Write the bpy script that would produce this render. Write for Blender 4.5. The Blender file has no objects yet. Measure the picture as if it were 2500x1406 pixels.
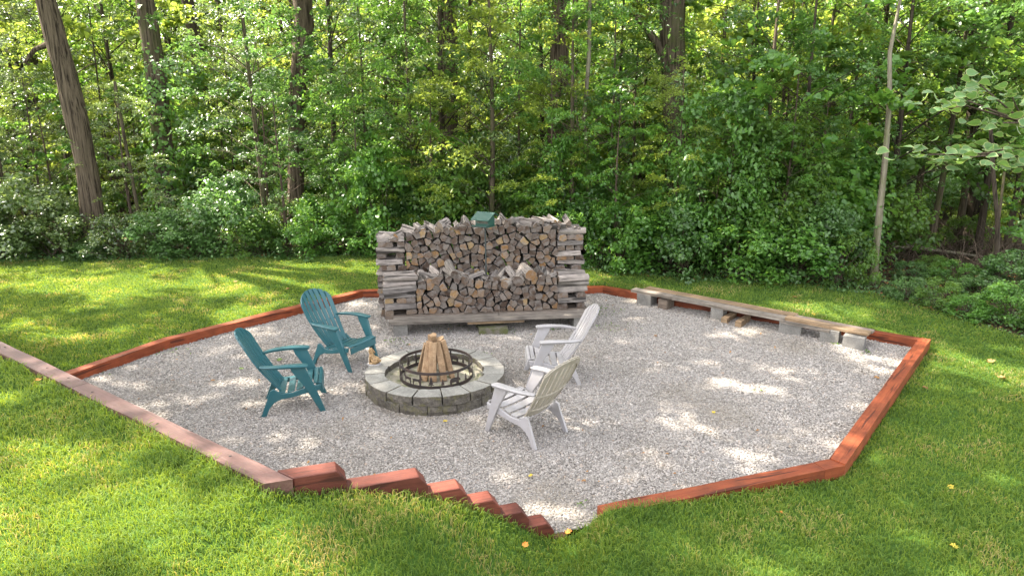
import bpy, bmesh, math, random
import numpy as np
from mathutils import Vector, Matrix, noise
R = math.radians
rng = np.random.default_rng(7)
random.seed(7)
S = bpy.context.scene
COL = S.collection

# ------------------------------------------------------------------ camera, light, exposure
CAM_H, PITCH, FPX, PW, PH = 3.1, R(14.3), 1667.0, 2500, 1406
cam_data = bpy.data.cameras.new('camera')
cam = bpy.data.objects.new('camera', cam_data)
COL.objects.link(cam)
cam.location = (0, 0, CAM_H)
cam.rotation_euler = (R(90) - PITCH, 0, 0)
cam_data.sensor_width = 36
cam_data.lens = 36 * FPX / PW
cam_data.clip_start = 0.05
cam_data.clip_end = 600
S.camera = cam

SUN_DIR = Vector((-0.70, 0.26, 1.0)).normalized()          # towards the sun
sun_el = math.asin(SUN_DIR.z)
sun_az = math.atan2(SUN_DIR.x, SUN_DIR.y)
world = bpy.data.worlds.new('World')
S.world = world
world.use_nodes = True
wn = world.node_tree
bg = wn.nodes['Background']
sky = wn.nodes.new('ShaderNodeTexSky')
sky.sky_type = 'NISHITA'
sky.sun_disc = False
sky.sun_elevation = sun_el
sky.sun_rotation = sun_az
sky.air_density = 1.0
sky.dust_density = 2.5
sky.ozone_density = 1.0
# bright hazy summer sky: the Nishita colour pulled towards white
hz = wn.nodes.new('ShaderNodeHueSaturation')
hz.inputs['Saturation'].default_value = 0.35
wn.links.new(sky.outputs[0], hz.inputs['Color'])
wm = wn.nodes.new('ShaderNodeMix'); wm.data_type = 'RGBA'; wm.blend_type = 'MULTIPLY'
wm.inputs[0].default_value = 1.0
wm.inputs[7].default_value = (1.06, 1.0, 0.95, 1)
wn.links.new(hz.outputs[0], wm.inputs[6])
wn.links.new(wm.outputs[2], bg.inputs['Color'])
bg.inputs['Strength'].default_value = 0.15
sl = bpy.data.lights.new('sun', 'SUN')
sl.energy = 3.9
sl.angle = R(0.6)
sl.color = (1.0, 0.90, 0.77)
so = bpy.data.objects.new('sun', sl)
COL.objects.link(so)
so.location = (-20, 20, 30)
so.rotation_euler = SUN_DIR.to_track_quat('Z', 'Y').to_euler()
S.view_settings.view_transform = 'Standard'
S.view_settings.look = 'None'
S.view_settings.gamma = 1
S.view_settings.exposure = 2.82
S.cycles.max_bounces = 7
S.cycles.diffuse_bounces = 4
S.cycles.glossy_bounces = 2
S.cycles.transmission_bounces = 4
S.cycles.transparent_max_bounces = 4
S.cycles.sample_clamp_indirect = 6

# ------------------------------------------------------------------ measuring helpers
CP, SP = math.cos(PITCH), math.sin(PITCH)


def ray(px, py):
    x = (px - PW / 2) / FPX
    y = -(py - PH / 2) / FPX
    return (x, CP + y * SP, -SP + y * CP)


def G(px, py, z=0.0):
    d = ray(px, py)
    t = (z - CAM_H) / d[2]
    return Vector((d[0] * t, d[1] * t, z))


def D(px, py, Y):
    d = ray(px, py)
    t = Y / d[1]
    return Vector((d[0] * t, Y, CAM_H + d[2] * t))


def PX(P):
    """array of points -> pixel x, pixel y, depth"""
    X, Y, Z = P[..., 0], P[..., 1], P[..., 2] - CAM_H
    dep = Y * CP - Z * SP
    up = Y * SP + Z * CP
    dd = np.maximum(dep, 0.05)
    return PW / 2 + FPX * X / dd, PH / 2 - FPX * up / dd, dep


# ------------------------------------------------------------------ object helpers
def tag(o, label=None, cat=None, group=None, kind=None):
    if label: o['label'] = label
    if cat: o['category'] = cat
    if group: o['group'] = group
    if kind: o['kind'] = kind
    return o


def thing(name, label, cat, loc=(0, 0, 0), rz=0.0, group=None):
    o = bpy.data.objects.new(name, None)
    COL.objects.link(o)
    o.location = loc
    o.rotation_euler = (0, 0, rz)
    o.empty_display_size = 0.1
    return tag(o, label, cat, group)


def obj(name, me, mats=None, parent=None, loc=None, rot=None):
    o = bpy.data.objects.new(name, me)
    COL.objects.link(o)
    if mats is not None and not me.materials:
        for m in (mats if isinstance(mats, (list, tuple)) else [mats]):
            me.materials.append(m)
    if parent is not None: o.parent = parent
    if loc is not None: o.location = loc
    if rot is not None: o.rotation_euler = rot
    return o


def pymesh(name, verts, faces, smooth=False, mi=None):
    me = bpy.data.meshes.new(name)
    me.from_pydata([tuple(v) for v in verts], [], faces)
    if mi is not None: me.polygons.foreach_set('material_index', mi)
    if smooth: me.polygons.foreach_set('use_smooth', [True] * len(me.polygons))
    me.update()
    return me


def npmesh(name, verts, faces, tint=None, smooth=False):
    """verts (N,3), faces (M,k) numpy, tint per vertex"""
    me = bpy.data.meshes.new(name)
    verts = np.asarray(verts, dtype=np.float32)
    faces = np.asarray(faces, dtype=np.int32)
    M, k = faces.shape
    me.vertices.add(len(verts))
    me.vertices.foreach_set('co', verts.ravel())
    me.loops.add(M * k)
    me.loops.foreach_set('vertex_index', faces.ravel())
    me.polygons.add(M)
    me.polygons.foreach_set('loop_start', np.arange(M, dtype=np.int32) * k)
    if smooth: me.polygons.foreach_set('use_smooth', np.ones(M, dtype=bool))
    if tint is not None:
        a = me.attributes.new('tint', 'FLOAT', 'POINT')
        a.data.foreach_set('value', np.asarray(tint, dtype=np.float32))
    me.update(calc_edges=True)
    return me


def bm_done(bm, name, smooth=False, bevel=0.0, seg=1):
    if bevel > 0:
        bmesh.ops.bevel(bm, geom=[e for e in bm.edges if e.calc_face_angle(0) > 0.5], offset=bevel, segments=seg, affect='EDGES', profile=0.6)
    bmesh.ops.recalc_face_normals(bm, faces=bm.faces)
    me = bpy.data.meshes.new(name)
    bm.to_mesh(me)
    bm.free()
    if smooth: me.polygons.foreach_set('use_smooth', [True] * len(me.polygons))
    return me


def prism(bm, pts2, a, b, plane='xy'):
    """extrude outline pts2 from a to b along the remaining axis"""
    def mk(p, h):
        if plane == 'xy': return (p[0], p[1], h)
        if plane == 'yz': return (h, p[0], p[1])
        return (p[0], h, p[1])
    n = len(pts2)
    va = [bm.verts.new(mk(p, a)) for p in pts2]
    vb = [bm.verts.new(mk(p, b)) for p in pts2]
    bm.faces.new(va)
    bm.faces.new(vb[::-1])
    for i in range(n):
        bm.faces.new((va[i], vb[i], vb[(i + 1) % n], va[(i + 1) % n]))
    return va + vb


def box_me(name, sx, sy, sz, bevel=0.0, jitter=0.0, z0=0.0, seg=1):
    bm = bmesh.new()
    prism(bm, [(-sx / 2, -sy / 2), (sx / 2, -sy / 2), (sx / 2, sy / 2), (-sx / 2, sy / 2)], z0, z0 + sz)
    if jitter:
        for v in bm.verts: v.co += Vector([random.uniform(-jitter, jitter) for _ in range(3)])
    return bm_done(bm, name, bevel=bevel, seg=seg)


def tube_arrays(path, radii, n=6, wob=0.0, seed=0):
    path = [Vector(p) for p in path]
    V, F = [], []
    up = Vector((0.3, 0.9, 0.1))
    rr = random.Random(seed)
    for i, p in enumerate(path):
        t = (path[min(i + 1, len(path) - 1)] - path[max(i - 1, 0)]).normalized()
        u = t.cross(up)
        if u.length < 1e-3: u = t.cross(Vector((1, 0, 0)))
        u.normalize()
        w = t.cross(u)
        for k in range(n):
            a = 2 * math.pi * k / n
            r = radii[i] * (1 + wob * (noise.noise(Vector((math.cos(a) * 1.7 + seed, math.sin(a) * 1.7, i * 0.35))) * 1.6))
            V.append(p + (u * math.cos(a) + w * math.sin(a)) * r)
    for i in range(len(path) - 1):
        for k in range(n):
            a, b = i * n + k, i * n + (k + 1) % n
            F.append((a, b, b + n, a + n))
    return V, F


class Tubes:
    def __init__(s): s.V, s.F = [], []

    def add(s, path, radii, n=6, wob=0.0, seed=0):
        V, F = tube_arrays(path, radii, n, wob, seed)
        o = len(s.V)
        s.V += V
        s.F += [tuple(i + o for i in f) for f in F]
        return s

    def mesh(s, name, smooth=True): return pymesh(name, s.V, s.F, smooth)


# ------------------------------------------------------------------ materials
def mat(name):
    m = bpy.data.materials.new(name)
    m.use_nodes = True
    nt = m.node_tree
    return m, nt, nt.nodes, nt.links, nt.nodes['Principled BSDF']


def nd(nt, t, **kw):
    n = nt.nodes.new(t)
    for k, v in kw.items():
        if k.startswith('i_'): n.inputs[k[2:].replace('_', ' ')].default_value = v
        else: setattr(n, k, v)
    return n


def ramp(nt, stops, interp='LINEAR'):
    r = nt.nodes.new('ShaderNodeValToRGB')
    r.color_ramp.interpolation = interp
    el = r.color_ramp.elements
    while len(el) < len(stops): el.new(0.5)
    for e, (p, c) in zip(el, stops):
        e.position = p
        e.color = (c[0], c[1], c[2], 1)
    return r


def coords(nt, scale=(1, 1, 1), kind='Object', rnd=True):
    tc = nt.nodes.new('ShaderNodeTexCoord')
    mp = nt.nodes.new('ShaderNodeMapping')
    mp.inputs['Scale'].default_value = scale
    nt.links.new(tc.outputs[kind], mp.inputs['Vector'])
    if rnd:
        oi = nt.nodes.new('ShaderNodeObjectInfo')
        mm = nt.nodes.new('ShaderNodeMath'); mm.operation = 'MULTIPLY'; mm.inputs[1].default_value = 37.0
        nt.links.new(oi.outputs['Random'], mm.inputs[0])
        nt.links.new(mm.outputs[0], mp.inputs['Location'])
    return mp


def mixc(nt, a, b, fac, mode='MIX'):
    m = nt.nodes.new('ShaderNodeMix'); m.data_type = 'RGBA'; m.blend_type = mode
    for sock, v in ((6, a), (7, b)):
        if isinstance(v, (tuple, list)): m.inputs[sock].default_value = (v[0], v[1], v[2], 1)
        else: nt.links.new(v, m.inputs[sock])
    if isinstance(fac, (int, float)): m.inputs[0].default_value = fac
    else: nt.links.new(fac, m.inputs[0])
    return m.outputs[2]


def bump(nt, h, strength=0.3, dist=0.01):
    b = nt.nodes.new('ShaderNodeBump')
    b.inputs['Strength'].default_value = strength
    b.inputs['Distance'].default_value = dist
    nt.links.new(h, b.inputs['Height'])
    return b.outputs['Normal']


def wood_mat(name, dark, mid, light, axis='x', rough=0.75, grain=60, stain=None, crack=0.5, spec=0.3, vary=0.25):
    m, nt, N, L, P = mat(name)
    sc = {'x': (0.06, 1, 1), 'y': (1, 0.06, 1), 'z': (1, 1, 0.06)}[axis]
    mp = coords(nt, sc)
    n1 = nd(nt, 'ShaderNodeTexNoise', i_Scale=grain, i_Detail=6.0, i_Roughness=0.7)
    L.new(mp.outputs[0], n1.inputs['Vector'])
    r = ramp(nt, [(0.28, dark), (0.5, mid), (0.75, light)])
    L.new(n1.outputs['Fac'], r.inputs[0])
    mp2 = coords(nt, (1, 1, 1))
    n2 = nd(nt, 'ShaderNodeTexNoise', i_Scale=5.0, i_Detail=4.0, i_Roughness=0.65)
    L.new(mp2.outputs[0], n2.inputs['Vector'])
    r2 = ramp(nt, [(0.35, (0.62, 0.62, 0.62)), (0.65, (1.15, 1.12, 1.1))])
    L.new(n2.outputs['Fac'], r2.inputs[0])
    c = mixc(nt, r.outputs[0], r2.outputs[0], 0.8, 'MULTIPLY')
    n3 = nd(nt, 'ShaderNodeTexNoise', i_Scale=grain * 0.45, i_Detail=2.0)
    L.new(mp.outputs[0], n3.inputs['Vector'])
    r3 = ramp(nt, [(0.375, (1, 1, 1)), (0.41, (0, 0, 0))])
    L.new(n3.outputs['Fac'], r3.inputs[0])
    cf = nd(nt, 'ShaderNodeMath', operation='MULTIPLY'); cf.inputs[1].default_value = crack
    L.new(r3.outputs[0], cf.inputs[0])
    c = mixc(nt, c, tuple(x * 0.45 for x in dark), cf.outputs[0])
    if stain:
        n4 = nd(nt, 'ShaderNodeTexNoise', i_Scale=9.0, i_Detail=5.0, i_Roughness=0.7)
        L.new(mp2.outputs[0], n4.inputs['Vector'])
        r4 = ramp(nt, [(0.55, (0, 0, 0)), (0.68, (0.75, 0.75, 0.75))])
        L.new(n4.outputs['Fac'], r4.inputs[0])
        c = mixc(nt, c, stain, r4.outputs[0])
    oi = nt.nodes.new('ShaderNodeObjectInfo')
    rv = ramp(nt, [(0.0, (1 - vary, 1 - vary, 1 - vary)), (0.5, (1, 0.97, 0.94)), (1.0, (1 + vary, 1 + vary * .9, 1 + vary * .8))])
    L.new(oi.outputs['Random'], rv.inputs[0])
    c = mixc(nt, c, rv.outputs[0], 1.0, 'MULTIPLY')
    L.new(c, P.inputs['Base Color'])
    P.inputs['Roughness'].default_value = rough
    P.inputs['Specular IOR Level'].default_value = spec
    L.new(bump(nt, n1.outputs['Fac'], 0.5, 0.006), P.inputs['Normal'])
    return m


def stone_mat(name, c0, c1, c2, scale=40, rough=0.9, bumpd=0.01, moss=None, moss_lo=0.5, bs=0.7):
    m, nt, N, L, P = mat(name)
    mp = coords(nt)
    n1 = nd(nt, 'ShaderNodeTexNoise', i_Scale=scale, i_Detail=8.0, i_Roughness=0.75)
    L.new(mp.outputs[0], n1.inputs['Vector'])
    r = ramp(nt, [(0.3, c0), (0.5, c1), (0.72, c2)])
    L.new(n1.outputs['Fac'], r.inputs[0])
    c = r.outputs[0]
    n2 = nd(nt, 'ShaderNodeTexNoise', i_Scale=6.0, i_Detail=4.0)
    L.new(mp.outputs[0], n2.inputs['Vector'])
    r2 = ramp(nt, [(0.35, (0.7, 0.7, 0.7)), (0.65, (1.1, 1.1, 1.1))])
    L.new(n2.outputs['Fac'], r2.inputs[0])
    c = mixc(nt, c, r2.outputs[0], 0.8, 'MULTIPLY')
    if moss:
        n3 = nd(nt, 'ShaderNodeTexNoise', i_Scale=10.0, i_Detail=6.0, i_Roughness=0.7)
        L.new(mp.outputs[0], n3.inputs['Vector'])
        r3 = ramp(nt, [(moss_lo - 0.06, (0, 0, 0)), (moss_lo + 0.08, (0.9, 0.9, 0.9))])
        L.new(n3.outputs['Fac'], r3.inputs[0])
        c = mixc(nt, c, moss, r3.outputs[0])
    L.new(c, P.inputs['Base Color'])
    P.inputs['Roughness'].default_value = rough
    L.new(bump(nt, n1.outputs['Fac'], bs, bumpd), P.inputs['Normal'])
    return m


def plastic_mat(name, col, dirt, rough=0.38, dirt_amt=0.5):
    m, nt, N, L, P = mat(name)
    mp = coords(nt)
    n1 = nd(nt, 'ShaderNodeTexNoise', i_Scale=7.0, i_Detail=7.0, i_Roughness=0.7)
    L.new(mp.outputs[0], n1.inputs['Vector'])
    r = ramp(nt, [(0.42, (0, 0, 0)), (0.75, (dirt_amt,) * 3)])
    L.new(n1.outputs['Fac'], r.inputs[0])
    L.new(mixc(nt, col, dirt, r.outputs[0]), P.inputs['Base Color'])
    n2 = nd(nt, 'ShaderNodeTexNoise', i_Scale=120.0, i_Detail=3.0)
    L.new(mp.outputs[0], n2.inputs['Vector'])
    rr = ramp(nt, [(0.3, (rough - 0.08,) * 3), (0.7, (rough + 0.15,) * 3)])
    L.new(n1.outputs['Fac'], rr.inputs[0])
    L.new(rr.outputs[0], P.inputs['Roughness'])
    L.new(bump(nt, n2.outputs['Fac'], 0.12, 0.002), P.inputs['Normal'])
    return m


def leaf_mat(name, dark, light, trans, amt=0.4, rough=0.42, spec=0.5, rnd=0.35):
    m, nt, N, L, P = mat(name)
    at = nd(nt, 'ShaderNodeAttribute', attribute_name='tint')
    oi = nt.nodes.new('ShaderNodeObjectInfo')
    mm = nd(nt, 'ShaderNodeMath', operation='MULTIPLY_ADD')
    mm.inputs[1].default_value = rnd
    L.new(oi.outputs['Random'], mm.inputs[0]); L.new(at.outputs['Fac'], mm.inputs[2])
    sb = nd(nt, 'ShaderNodeMath', operation='SUBTRACT'); sb.inputs[1].default_value = rnd * 0.5
    L.new(mm.outputs[0], sb.inputs[0])
    r = ramp(nt, [(0.0, dark), (0.75, light), (1.0, tuple(min(1, x * 1.3) for x in light))])
    L.new(sb.outputs[0], r.inputs[0])
    r2 = ramp(nt, [(0.0, tuple(x * 0.6 for x in trans)), (1.0, trans)])
    L.new(sb.outputs[0], r2.inputs[0])
    L.new(r.outputs[0], P.inputs['Base Color'])
    P.inputs['Roughness'].default_value = rough
    P.inputs['Specular IOR Level'].default_value = spec
    tr = nt.nodes.new('ShaderNodeBsdfTranslucent')
    L.new(r2.outputs[0], tr.inputs['Color'])
    mx = nt.nodes.new('ShaderNodeMixShader'); mx.inputs[0].default_value = amt
    L.new(P.outputs[0], mx.inputs[1]); L.new(tr.outputs[0], mx.inputs[2])
    L.new(mx.outputs[0], N['Material Output'].inputs['Surface'])
    return m


def bark_mat(name, dark, light, moss=None, scale=24):
    m, nt, N, L, P = mat(name)
    mp = coords(nt, (1, 1, 0.045))
    n1 = nd(nt, 'ShaderNodeTexNoise', i_Scale=scale, i_Detail=8.0, i_Roughness=0.7)
    n1.inputs['Distortion'].default_value = 0.25
    L.new(mp.outputs[0], n1.inputs['Vector'])
    r = ramp(nt, [(0.40, dark), (0.47, tuple(0.5 * (a_ + b_) for a_, b_ in zip(dark, light))), (0.62, light)])
    L.new(n1.outputs['Fac'], r.inputs[0])
    c = r.outputs[0]
    if moss:
        mp2 = coords(nt, (1, 1, 0.5))
        n2 = nd(nt, 'ShaderNodeTexNoise', i_Scale=2.2, i_Detail=6.0, i_Roughness=0.7)
        L.new(mp2.outputs[0], n2.inputs['Vector'])
        r2 = ramp(nt, [(0.48, (0, 0, 0)), (0.62, (0.7, 0.7, 0.7))])
        L.new(n2.outputs['Fac'], r2.inputs[0])
        c = mixc(nt, c, moss, r2.outputs[0])
    L.new(c, P.inputs['Base Color'])
    P.inputs['Roughness'].default_value = 0.95
    P.inputs['Specular IOR Level'].default_value = 0.15
    L.new(bump(nt, n1.outputs['Fac'], 1.0, 0.05), P.inputs['Normal'])
    return m


M_RED = wood_mat('red_stained_timber', (0.15, 0.034, 0.013), (0.225, 0.054, 0.019), (0.29, 0.085, 0.032), grain=52, rough=0.6, crack=0.9)
M_REDB = wood_mat('brown_red_timber', (0.075, 0.020, 0.013), (0.112, 0.030, 0.019), (0.155, 0.047, 0.031), grain=52, rough=0.6, crack=0.7)
M_MAUVE = wood_mat('faded_skylit_timber', (0.088, 0.042, 0.035), (0.110, 0.056, 0.048), (0.135, 0.073, 0.063), grain=34, rough=0.5, crack=0.45, spec=0.5, vary=0.03)  # weathered red paint, with the pinkish sky reflection mixed into its colour
M_PLANK = wood_mat('silvered_plank', (0.10, 0.085, 0.07), (0.22, 0.195, 0.165), (0.33, 0.30, 0.265), grain=45, rough=0.85)
M_PLANKT = wood_mat('tan_plank', (0.09, 0.062, 0.038), (0.21, 0.15, 0.092), (0.32, 0.245, 0.16), grain=45, rough=0.85)
M_PLANKD = wood_mat('dark_weathered_plank', (0.07, 0.055, 0.045), (0.16, 0.13, 0.105), (0.26, 0.22, 0.18), grain=45, rough=0.9)
M_LSIDE = wood_mat('weathered_log_side', (0.070, 0.062, 0.055), (0.20, 0.182, 0.168), (0.35, 0.325, 0.305), axis='y', grain=50, rough=0.9, crack=0.9, vary=0.42)
M_BARKL = wood_mat('skylit_log_bark', (0.055, 0.048, 0.042), (0.19, 0.172, 0.152), (0.36, 0.335, 0.305), axis='y', grain=28, rough=0.95, crack=0.9)  # bark colour lifted so the log tops look bright from the sky
M_TWARM = wood_mat('campfire_wood_warm', (0.06, 0.027, 0.007), (0.18, 0.088, 0.022), (0.30, 0.165, 0.05), axis='z', grain=50, rough=0.8, crack=0.6)
M_TPINK = wood_mat('campfire_wood_pinkish', (0.04, 0.022, 0.016), (0.105, 0.058, 0.042), (0.19, 0.115, 0.085), axis='z', grain=50, rough=0.85, crack=0.7)
M_TPALE = wood_mat('campfire_wood_pale', (0.06, 0.040, 0.014), (0.155, 0.108, 0.038), (0.25, 0.185, 0.075), axis='z', grain=50, rough=0.8, crack=0.5)
M_CONC = stone_mat('concrete_block', (0.12, 0.117, 0.105), (0.18, 0.172, 0.155), (0.25, 0.24, 0.22), scale=60, bumpd=0.006)
M_CONCM = stone_mat('mossy_concrete', (0.09, 0.08, 0.06), (0.14, 0.125, 0.10), (0.19, 0.17, 0.135), scale=60, bumpd=0.006, moss=(0.065, 0.075, 0.018), moss_lo=0.50)
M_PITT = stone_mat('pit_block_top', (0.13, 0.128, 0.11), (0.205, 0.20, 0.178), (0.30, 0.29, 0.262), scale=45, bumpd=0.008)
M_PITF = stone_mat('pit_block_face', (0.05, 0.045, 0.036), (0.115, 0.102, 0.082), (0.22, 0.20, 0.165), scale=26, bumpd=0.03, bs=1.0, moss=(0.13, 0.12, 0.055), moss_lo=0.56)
M_SAND = stone_mat('pit_fill', (0.17, 0.155, 0.11), (0.27, 0.25, 0.19), (0.42, 0.39, 0.33), scale=55, bumpd=0.01, moss=(0.13, 0.14, 0.06), moss_lo=0.55)
M_TEAL = plastic_mat('teal_resin', (0.016, 0.088, 0.103), (0.04, 0.11, 0.11), rough=0.36, dirt_amt=0.5)
M_WHITE = plastic_mat('white_resin', (0.31, 0.30, 0.305), (0.23, 0.215, 0.185), rough=0.42, dirt_amt=0.6)
M_CREAM = plastic_mat('shaded_white_resin', (0.28, 0.255, 0.21), (0.20, 0.175, 0.10), rough=0.5, dirt_amt=0.6)  # back of the near white chair: yellowish shade put into the colour
M_IRON = plastic_mat('rusty_black_iron', (0.022, 0.018, 0.017), (0.075, 0.04, 0.028), rough=0.6, dirt_amt=0.7)
M_FEED = plastic_mat('green_painted_metal', (0.010, 0.058, 0.042), (0.02, 0.075, 0.058), rough=0.4, dirt_amt=0.4)
M_POLE = plastic_mat('dark_metal_pole', (0.02, 0.03, 0.028), (0.05, 0.045, 0.04), rough=0.6)
M_SEED = stone_mat('seed_window', (0.05, 0.06, 0.05), (0.1, 0.1, 0.08), (0.18, 0.17, 0.13), scale=90)
M_BARK = bark_mat('oak_bark', (0.022, 0.016, 0.011), (0.16, 0.125, 0.088))
M_BARKM = bark_mat('mossy_bark', (0.03, 0.024, 0.017), (0.15, 0.12, 0.085), moss=(0.075, 0.085, 0.03))
M_BARKD = bark_mat('dark_bark', (0.02, 0.016, 0.012), (0.085, 0.068, 0.05))
M_BARKP = bark_mat('pale_bark', (0.11, 0.095, 0.07), (0.26, 0.235, 0.175), moss=(0.13, 0.15, 0.05), scale=20)
M_TWIG = bark_mat('twig_bark', (0.05, 0.038, 0.028), (0.16, 0.12, 0.09), scale=30)
# leaves: dark and light surface colour, light passing through
M_LF = [leaf_mat('leaf_deep_green', (0.034, 0.085, 0.014), (0.085, 0.170, 0.030), (0.30, 0.46, 0.06), 0.42),
        leaf_mat('leaf_blue_green', (0.034, 0.090, 0.020), (0.085, 0.170, 0.045), (0.20, 0.38, 0.07), 0.36, rough=0.36, spec=0.6),
        leaf_mat('leaf_yellow_green', (0.080, 0.135, 0.018), (0.165, 0.24, 0.036), (0.50, 0.62, 0.09), 0.50),
        leaf_mat('leaf_fresh_green', (0.045, 0.130, 0.020), (0.110, 0.24, 0.042), (0.30, 0.54, 0.07), 0.42, rough=0.38, spec=0.6),
        leaf_mat('leaf_silvery', (0.042, 0.088, 0.024), (0.125, 0.185, 0.062), (0.32, 0.44, 0.10), 0.35, rough=0.26, spec=1.0)]
M_LCAT = leaf_mat('leaf_broad', (0.055, 0.13, 0.038), (0.10, 0.20, 0.06), (0.25, 0.42, 0.08), 0.35, rough=0.45)
M_LEDGE = leaf_mat('leaf_pale_margin', (0.24, 0.30, 0.10), (0.34, 0.39, 0.17), (0.45, 0.52, 0.16), 0.35, rough=0.5)
M_LDRY = leaf_mat('dry_leaf', (0.20, 0.09, 0.03), (0.36, 0.20, 0.07), (0.4, 0.2, 0.05), 0.25, rough=0.7)
M_LORANGE = leaf_mat('orange_leaf', (0.50, 0.16, 0.02), (0.60, 0.24, 0.04), (0.6, 0.25, 0.04), 0.3, rough=0.6)
M_LYEL = leaf_mat('yellow_leaf', (0.52, 0.38, 0.03), (0.62, 0.48, 0.06), (0.6, 0.5, 0.08), 0.3, rough=0.6)
M_LGRN = leaf_mat('green_fallen_leaf', (0.12, 0.20, 0.04), (0.22, 0.30, 0.08), (0.3, 0.4, 0.08), 0.3, rough=0.6)


def end_mat():
    m, nt, N, L, P = mat('log_end_grain')
    tc = nt.nodes.new('ShaderNodeTexCoord')
    oi = nt.nodes.new('ShaderNodeObjectInfo')
    # pith offset differs per log
    wn_ = nd(nt, 'ShaderNodeTexWhiteNoise', noise_dimensions='1D')
    L.new(oi.outputs['Random'], wn_.inputs['W'])
    sc = nd(nt, 'ShaderNodeVectorMath', operation='SUBTRACT'); sc.inputs[1].default_value = (0.5, 0.5, 0.5)
    L.new(wn_.outputs['Color'], sc.inputs[0])
    s2 = nd(nt, 'ShaderNodeVectorMath', operation='SCALE'); s2.inputs['Scale'].default_value = 0.16
    L.new(sc.outputs[0], s2.inputs[0])
    ad = nd(nt, 'ShaderNodeVectorMath', operation='ADD')
    L.new(tc.outputs['Object'], ad.inputs[0]); L.new(s2.outputs[0], ad.inputs[1])
    mp = nt.nodes.new('ShaderNodeMapping'); mp.inputs['Scale'].default_value = (1, 0.02, 1)
    L.new(ad.outputs[0], mp.inputs['Vector'])
    wv = nd(nt, 'ShaderNodeTexWave', wave_type='RINGS', rings_direction='SPHERICAL')
    wv.inputs['Scale'].default_value = 28
    wv.inputs['Distortion'].default_value = 3.0
    wv.inputs['Detail'].default_value = 3.0
    L.new(mp.outputs[0], wv.inputs['Vector'])
    n1 = nd(nt, 'ShaderNodeTexNoise', i_Scale=45.0, i_Detail=6.0, i_Roughness=0.75)
    L.new(ad.outputs[0], n1.inputs['Vector'])
    base = ramp(nt, [(0.0, (0.050, 0.033, 0.024)), (0.2, (0.095, 0.065, 0.047)), (0.4, (0.15, 0.107, 0.078)), (0.58, (0.075, 0.056, 0.046)),
                     (0.76, (0.165, 0.125, 0.092)), (0.9, (0.21, 0.115, 0.048)), (1.0, (0.27, 0.19, 0.10))])
    L.new(oi.outputs['Random'], base.inputs[0])
    r1 = ramp(nt, [(0.0, (0.72, 0.72, 0.72)), (1.0, (1.12, 1.12, 1.12))])
    L.new(wv.outputs['Fac'], r1.inputs[0])
    c = mixc(nt, base.outputs[0], r1.outputs[0], 0.75, 'MULTIPLY')
    r2 = ramp(nt, [(0.3, (0.5, 0.5, 0.5)), (0.6, (1.2, 1.2, 1.2))])
    L.new(n1.outputs['Fac'], r2.inputs[0])
    c = mixc(nt, c, r2.outputs[0], 0.8, 'MULTIPLY')
    n2 = nd(nt, 'ShaderNodeTexNoise', i_Scale=11.0, i_Detail=5.0)
    L.new(ad.outputs[0], n2.inputs['Vector'])
    r3 = ramp(nt, [(0.44, (0, 0, 0)), (0.62, (0.65, 0.65, 0.65))])
    L.new(n2.outputs['Fac'], r3.inputs[0])
    c = mixc(nt, c, (0.17, 0.155, 0.14), r3.outputs[0])
    L.new(c, P.inputs['Base Color'])
    P.inputs['Roughness'].default_value = 0.9
    P.inputs['Specular IOR Level'].default_value = 0.2
    L.new(bump(nt, n1.outputs['Fac'], 0.7, 0.008), P.inputs['Normal'])
    return m


M_END = end_mat()
M_SAWN = stone_mat('fresh_sawn_end', (0.16, 0.09, 0.045), (0.27, 0.175, 0.095), (0.36, 0.26, 0.16), scale=30, bumpd=0.004)


def gravel_mats():
    m, nt, N, L, P = mat('gravel_bed')
    mp = coords(nt, rnd=False)
    v = nd(nt, 'ShaderNodeTexVoronoi', i_Scale=62.0)
    L.new(mp.outputs[0], v.inputs['Vector'])
    sx = nt.nodes.new('ShaderNodeSeparateColor'); L.new(v.outputs['Color'], sx.inputs[0])
    r = ramp(nt, [(0.0, (0.09, 0.083, 0.075)), (0.4, (0.17, 0.16, 0.147)), (0.75, (0.24, 0.23, 0.22)), (1.0, (0.38, 0.37, 0.35))])
    L.new(sx.outputs[0], r.inputs[0])
    n = nd(nt, 'ShaderNodeTexNoise', i_Scale=1.3, i_Detail=5.0)
    L.new(mp.outputs[0], n.inputs['Vector'])
    r2 = ramp(nt, [(0.35, (0.82, 0.78, 0.72)), (0.65, (1.05, 1.05, 1.06))])
    L.new(n.outputs['Fac'], r2.inputs[0])
    L.new(mixc(nt, r.outputs[0], r2.outputs[0], 1.0, 'MULTIPLY'), P.inputs['Base Color'])
    P.inputs['Roughness'].default_value = 0.95
    inv = nd(nt, 'ShaderNodeMath', operation='SUBTRACT'); inv.inputs[0].default_value = 1
    L.new(v.outputs['Distance'], inv.inputs[1])
    L.new(bump(nt, inv.outputs[0], 1.0, 0.012), P.inputs['Normal'])
    m2, nt, N, L, P = mat('gravel_stone')
    at = nd(nt, 'ShaderNodeAttribute', attribute_type='INSTANCER', attribute_name='shade')
    r = ramp(nt, [(0.0, (0.14, 0.127, 0.112)), (0.3, (0.225, 0.208, 0.187)), (0.65, (0.29, 0.27, 0.246)), (0.92, (0.37, 0.347, 0.318)), (1.0, (0.29, 0.23, 0.18))])
    L.new(at.outputs['Fac'], r.inputs[0])
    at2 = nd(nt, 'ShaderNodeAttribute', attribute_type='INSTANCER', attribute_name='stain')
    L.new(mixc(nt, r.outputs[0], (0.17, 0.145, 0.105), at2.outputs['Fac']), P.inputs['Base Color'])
    P.inputs['Roughness'].default_value = 0.85
    return m, m2


M_GRAV, M_STONE = gravel_mats()


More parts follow.
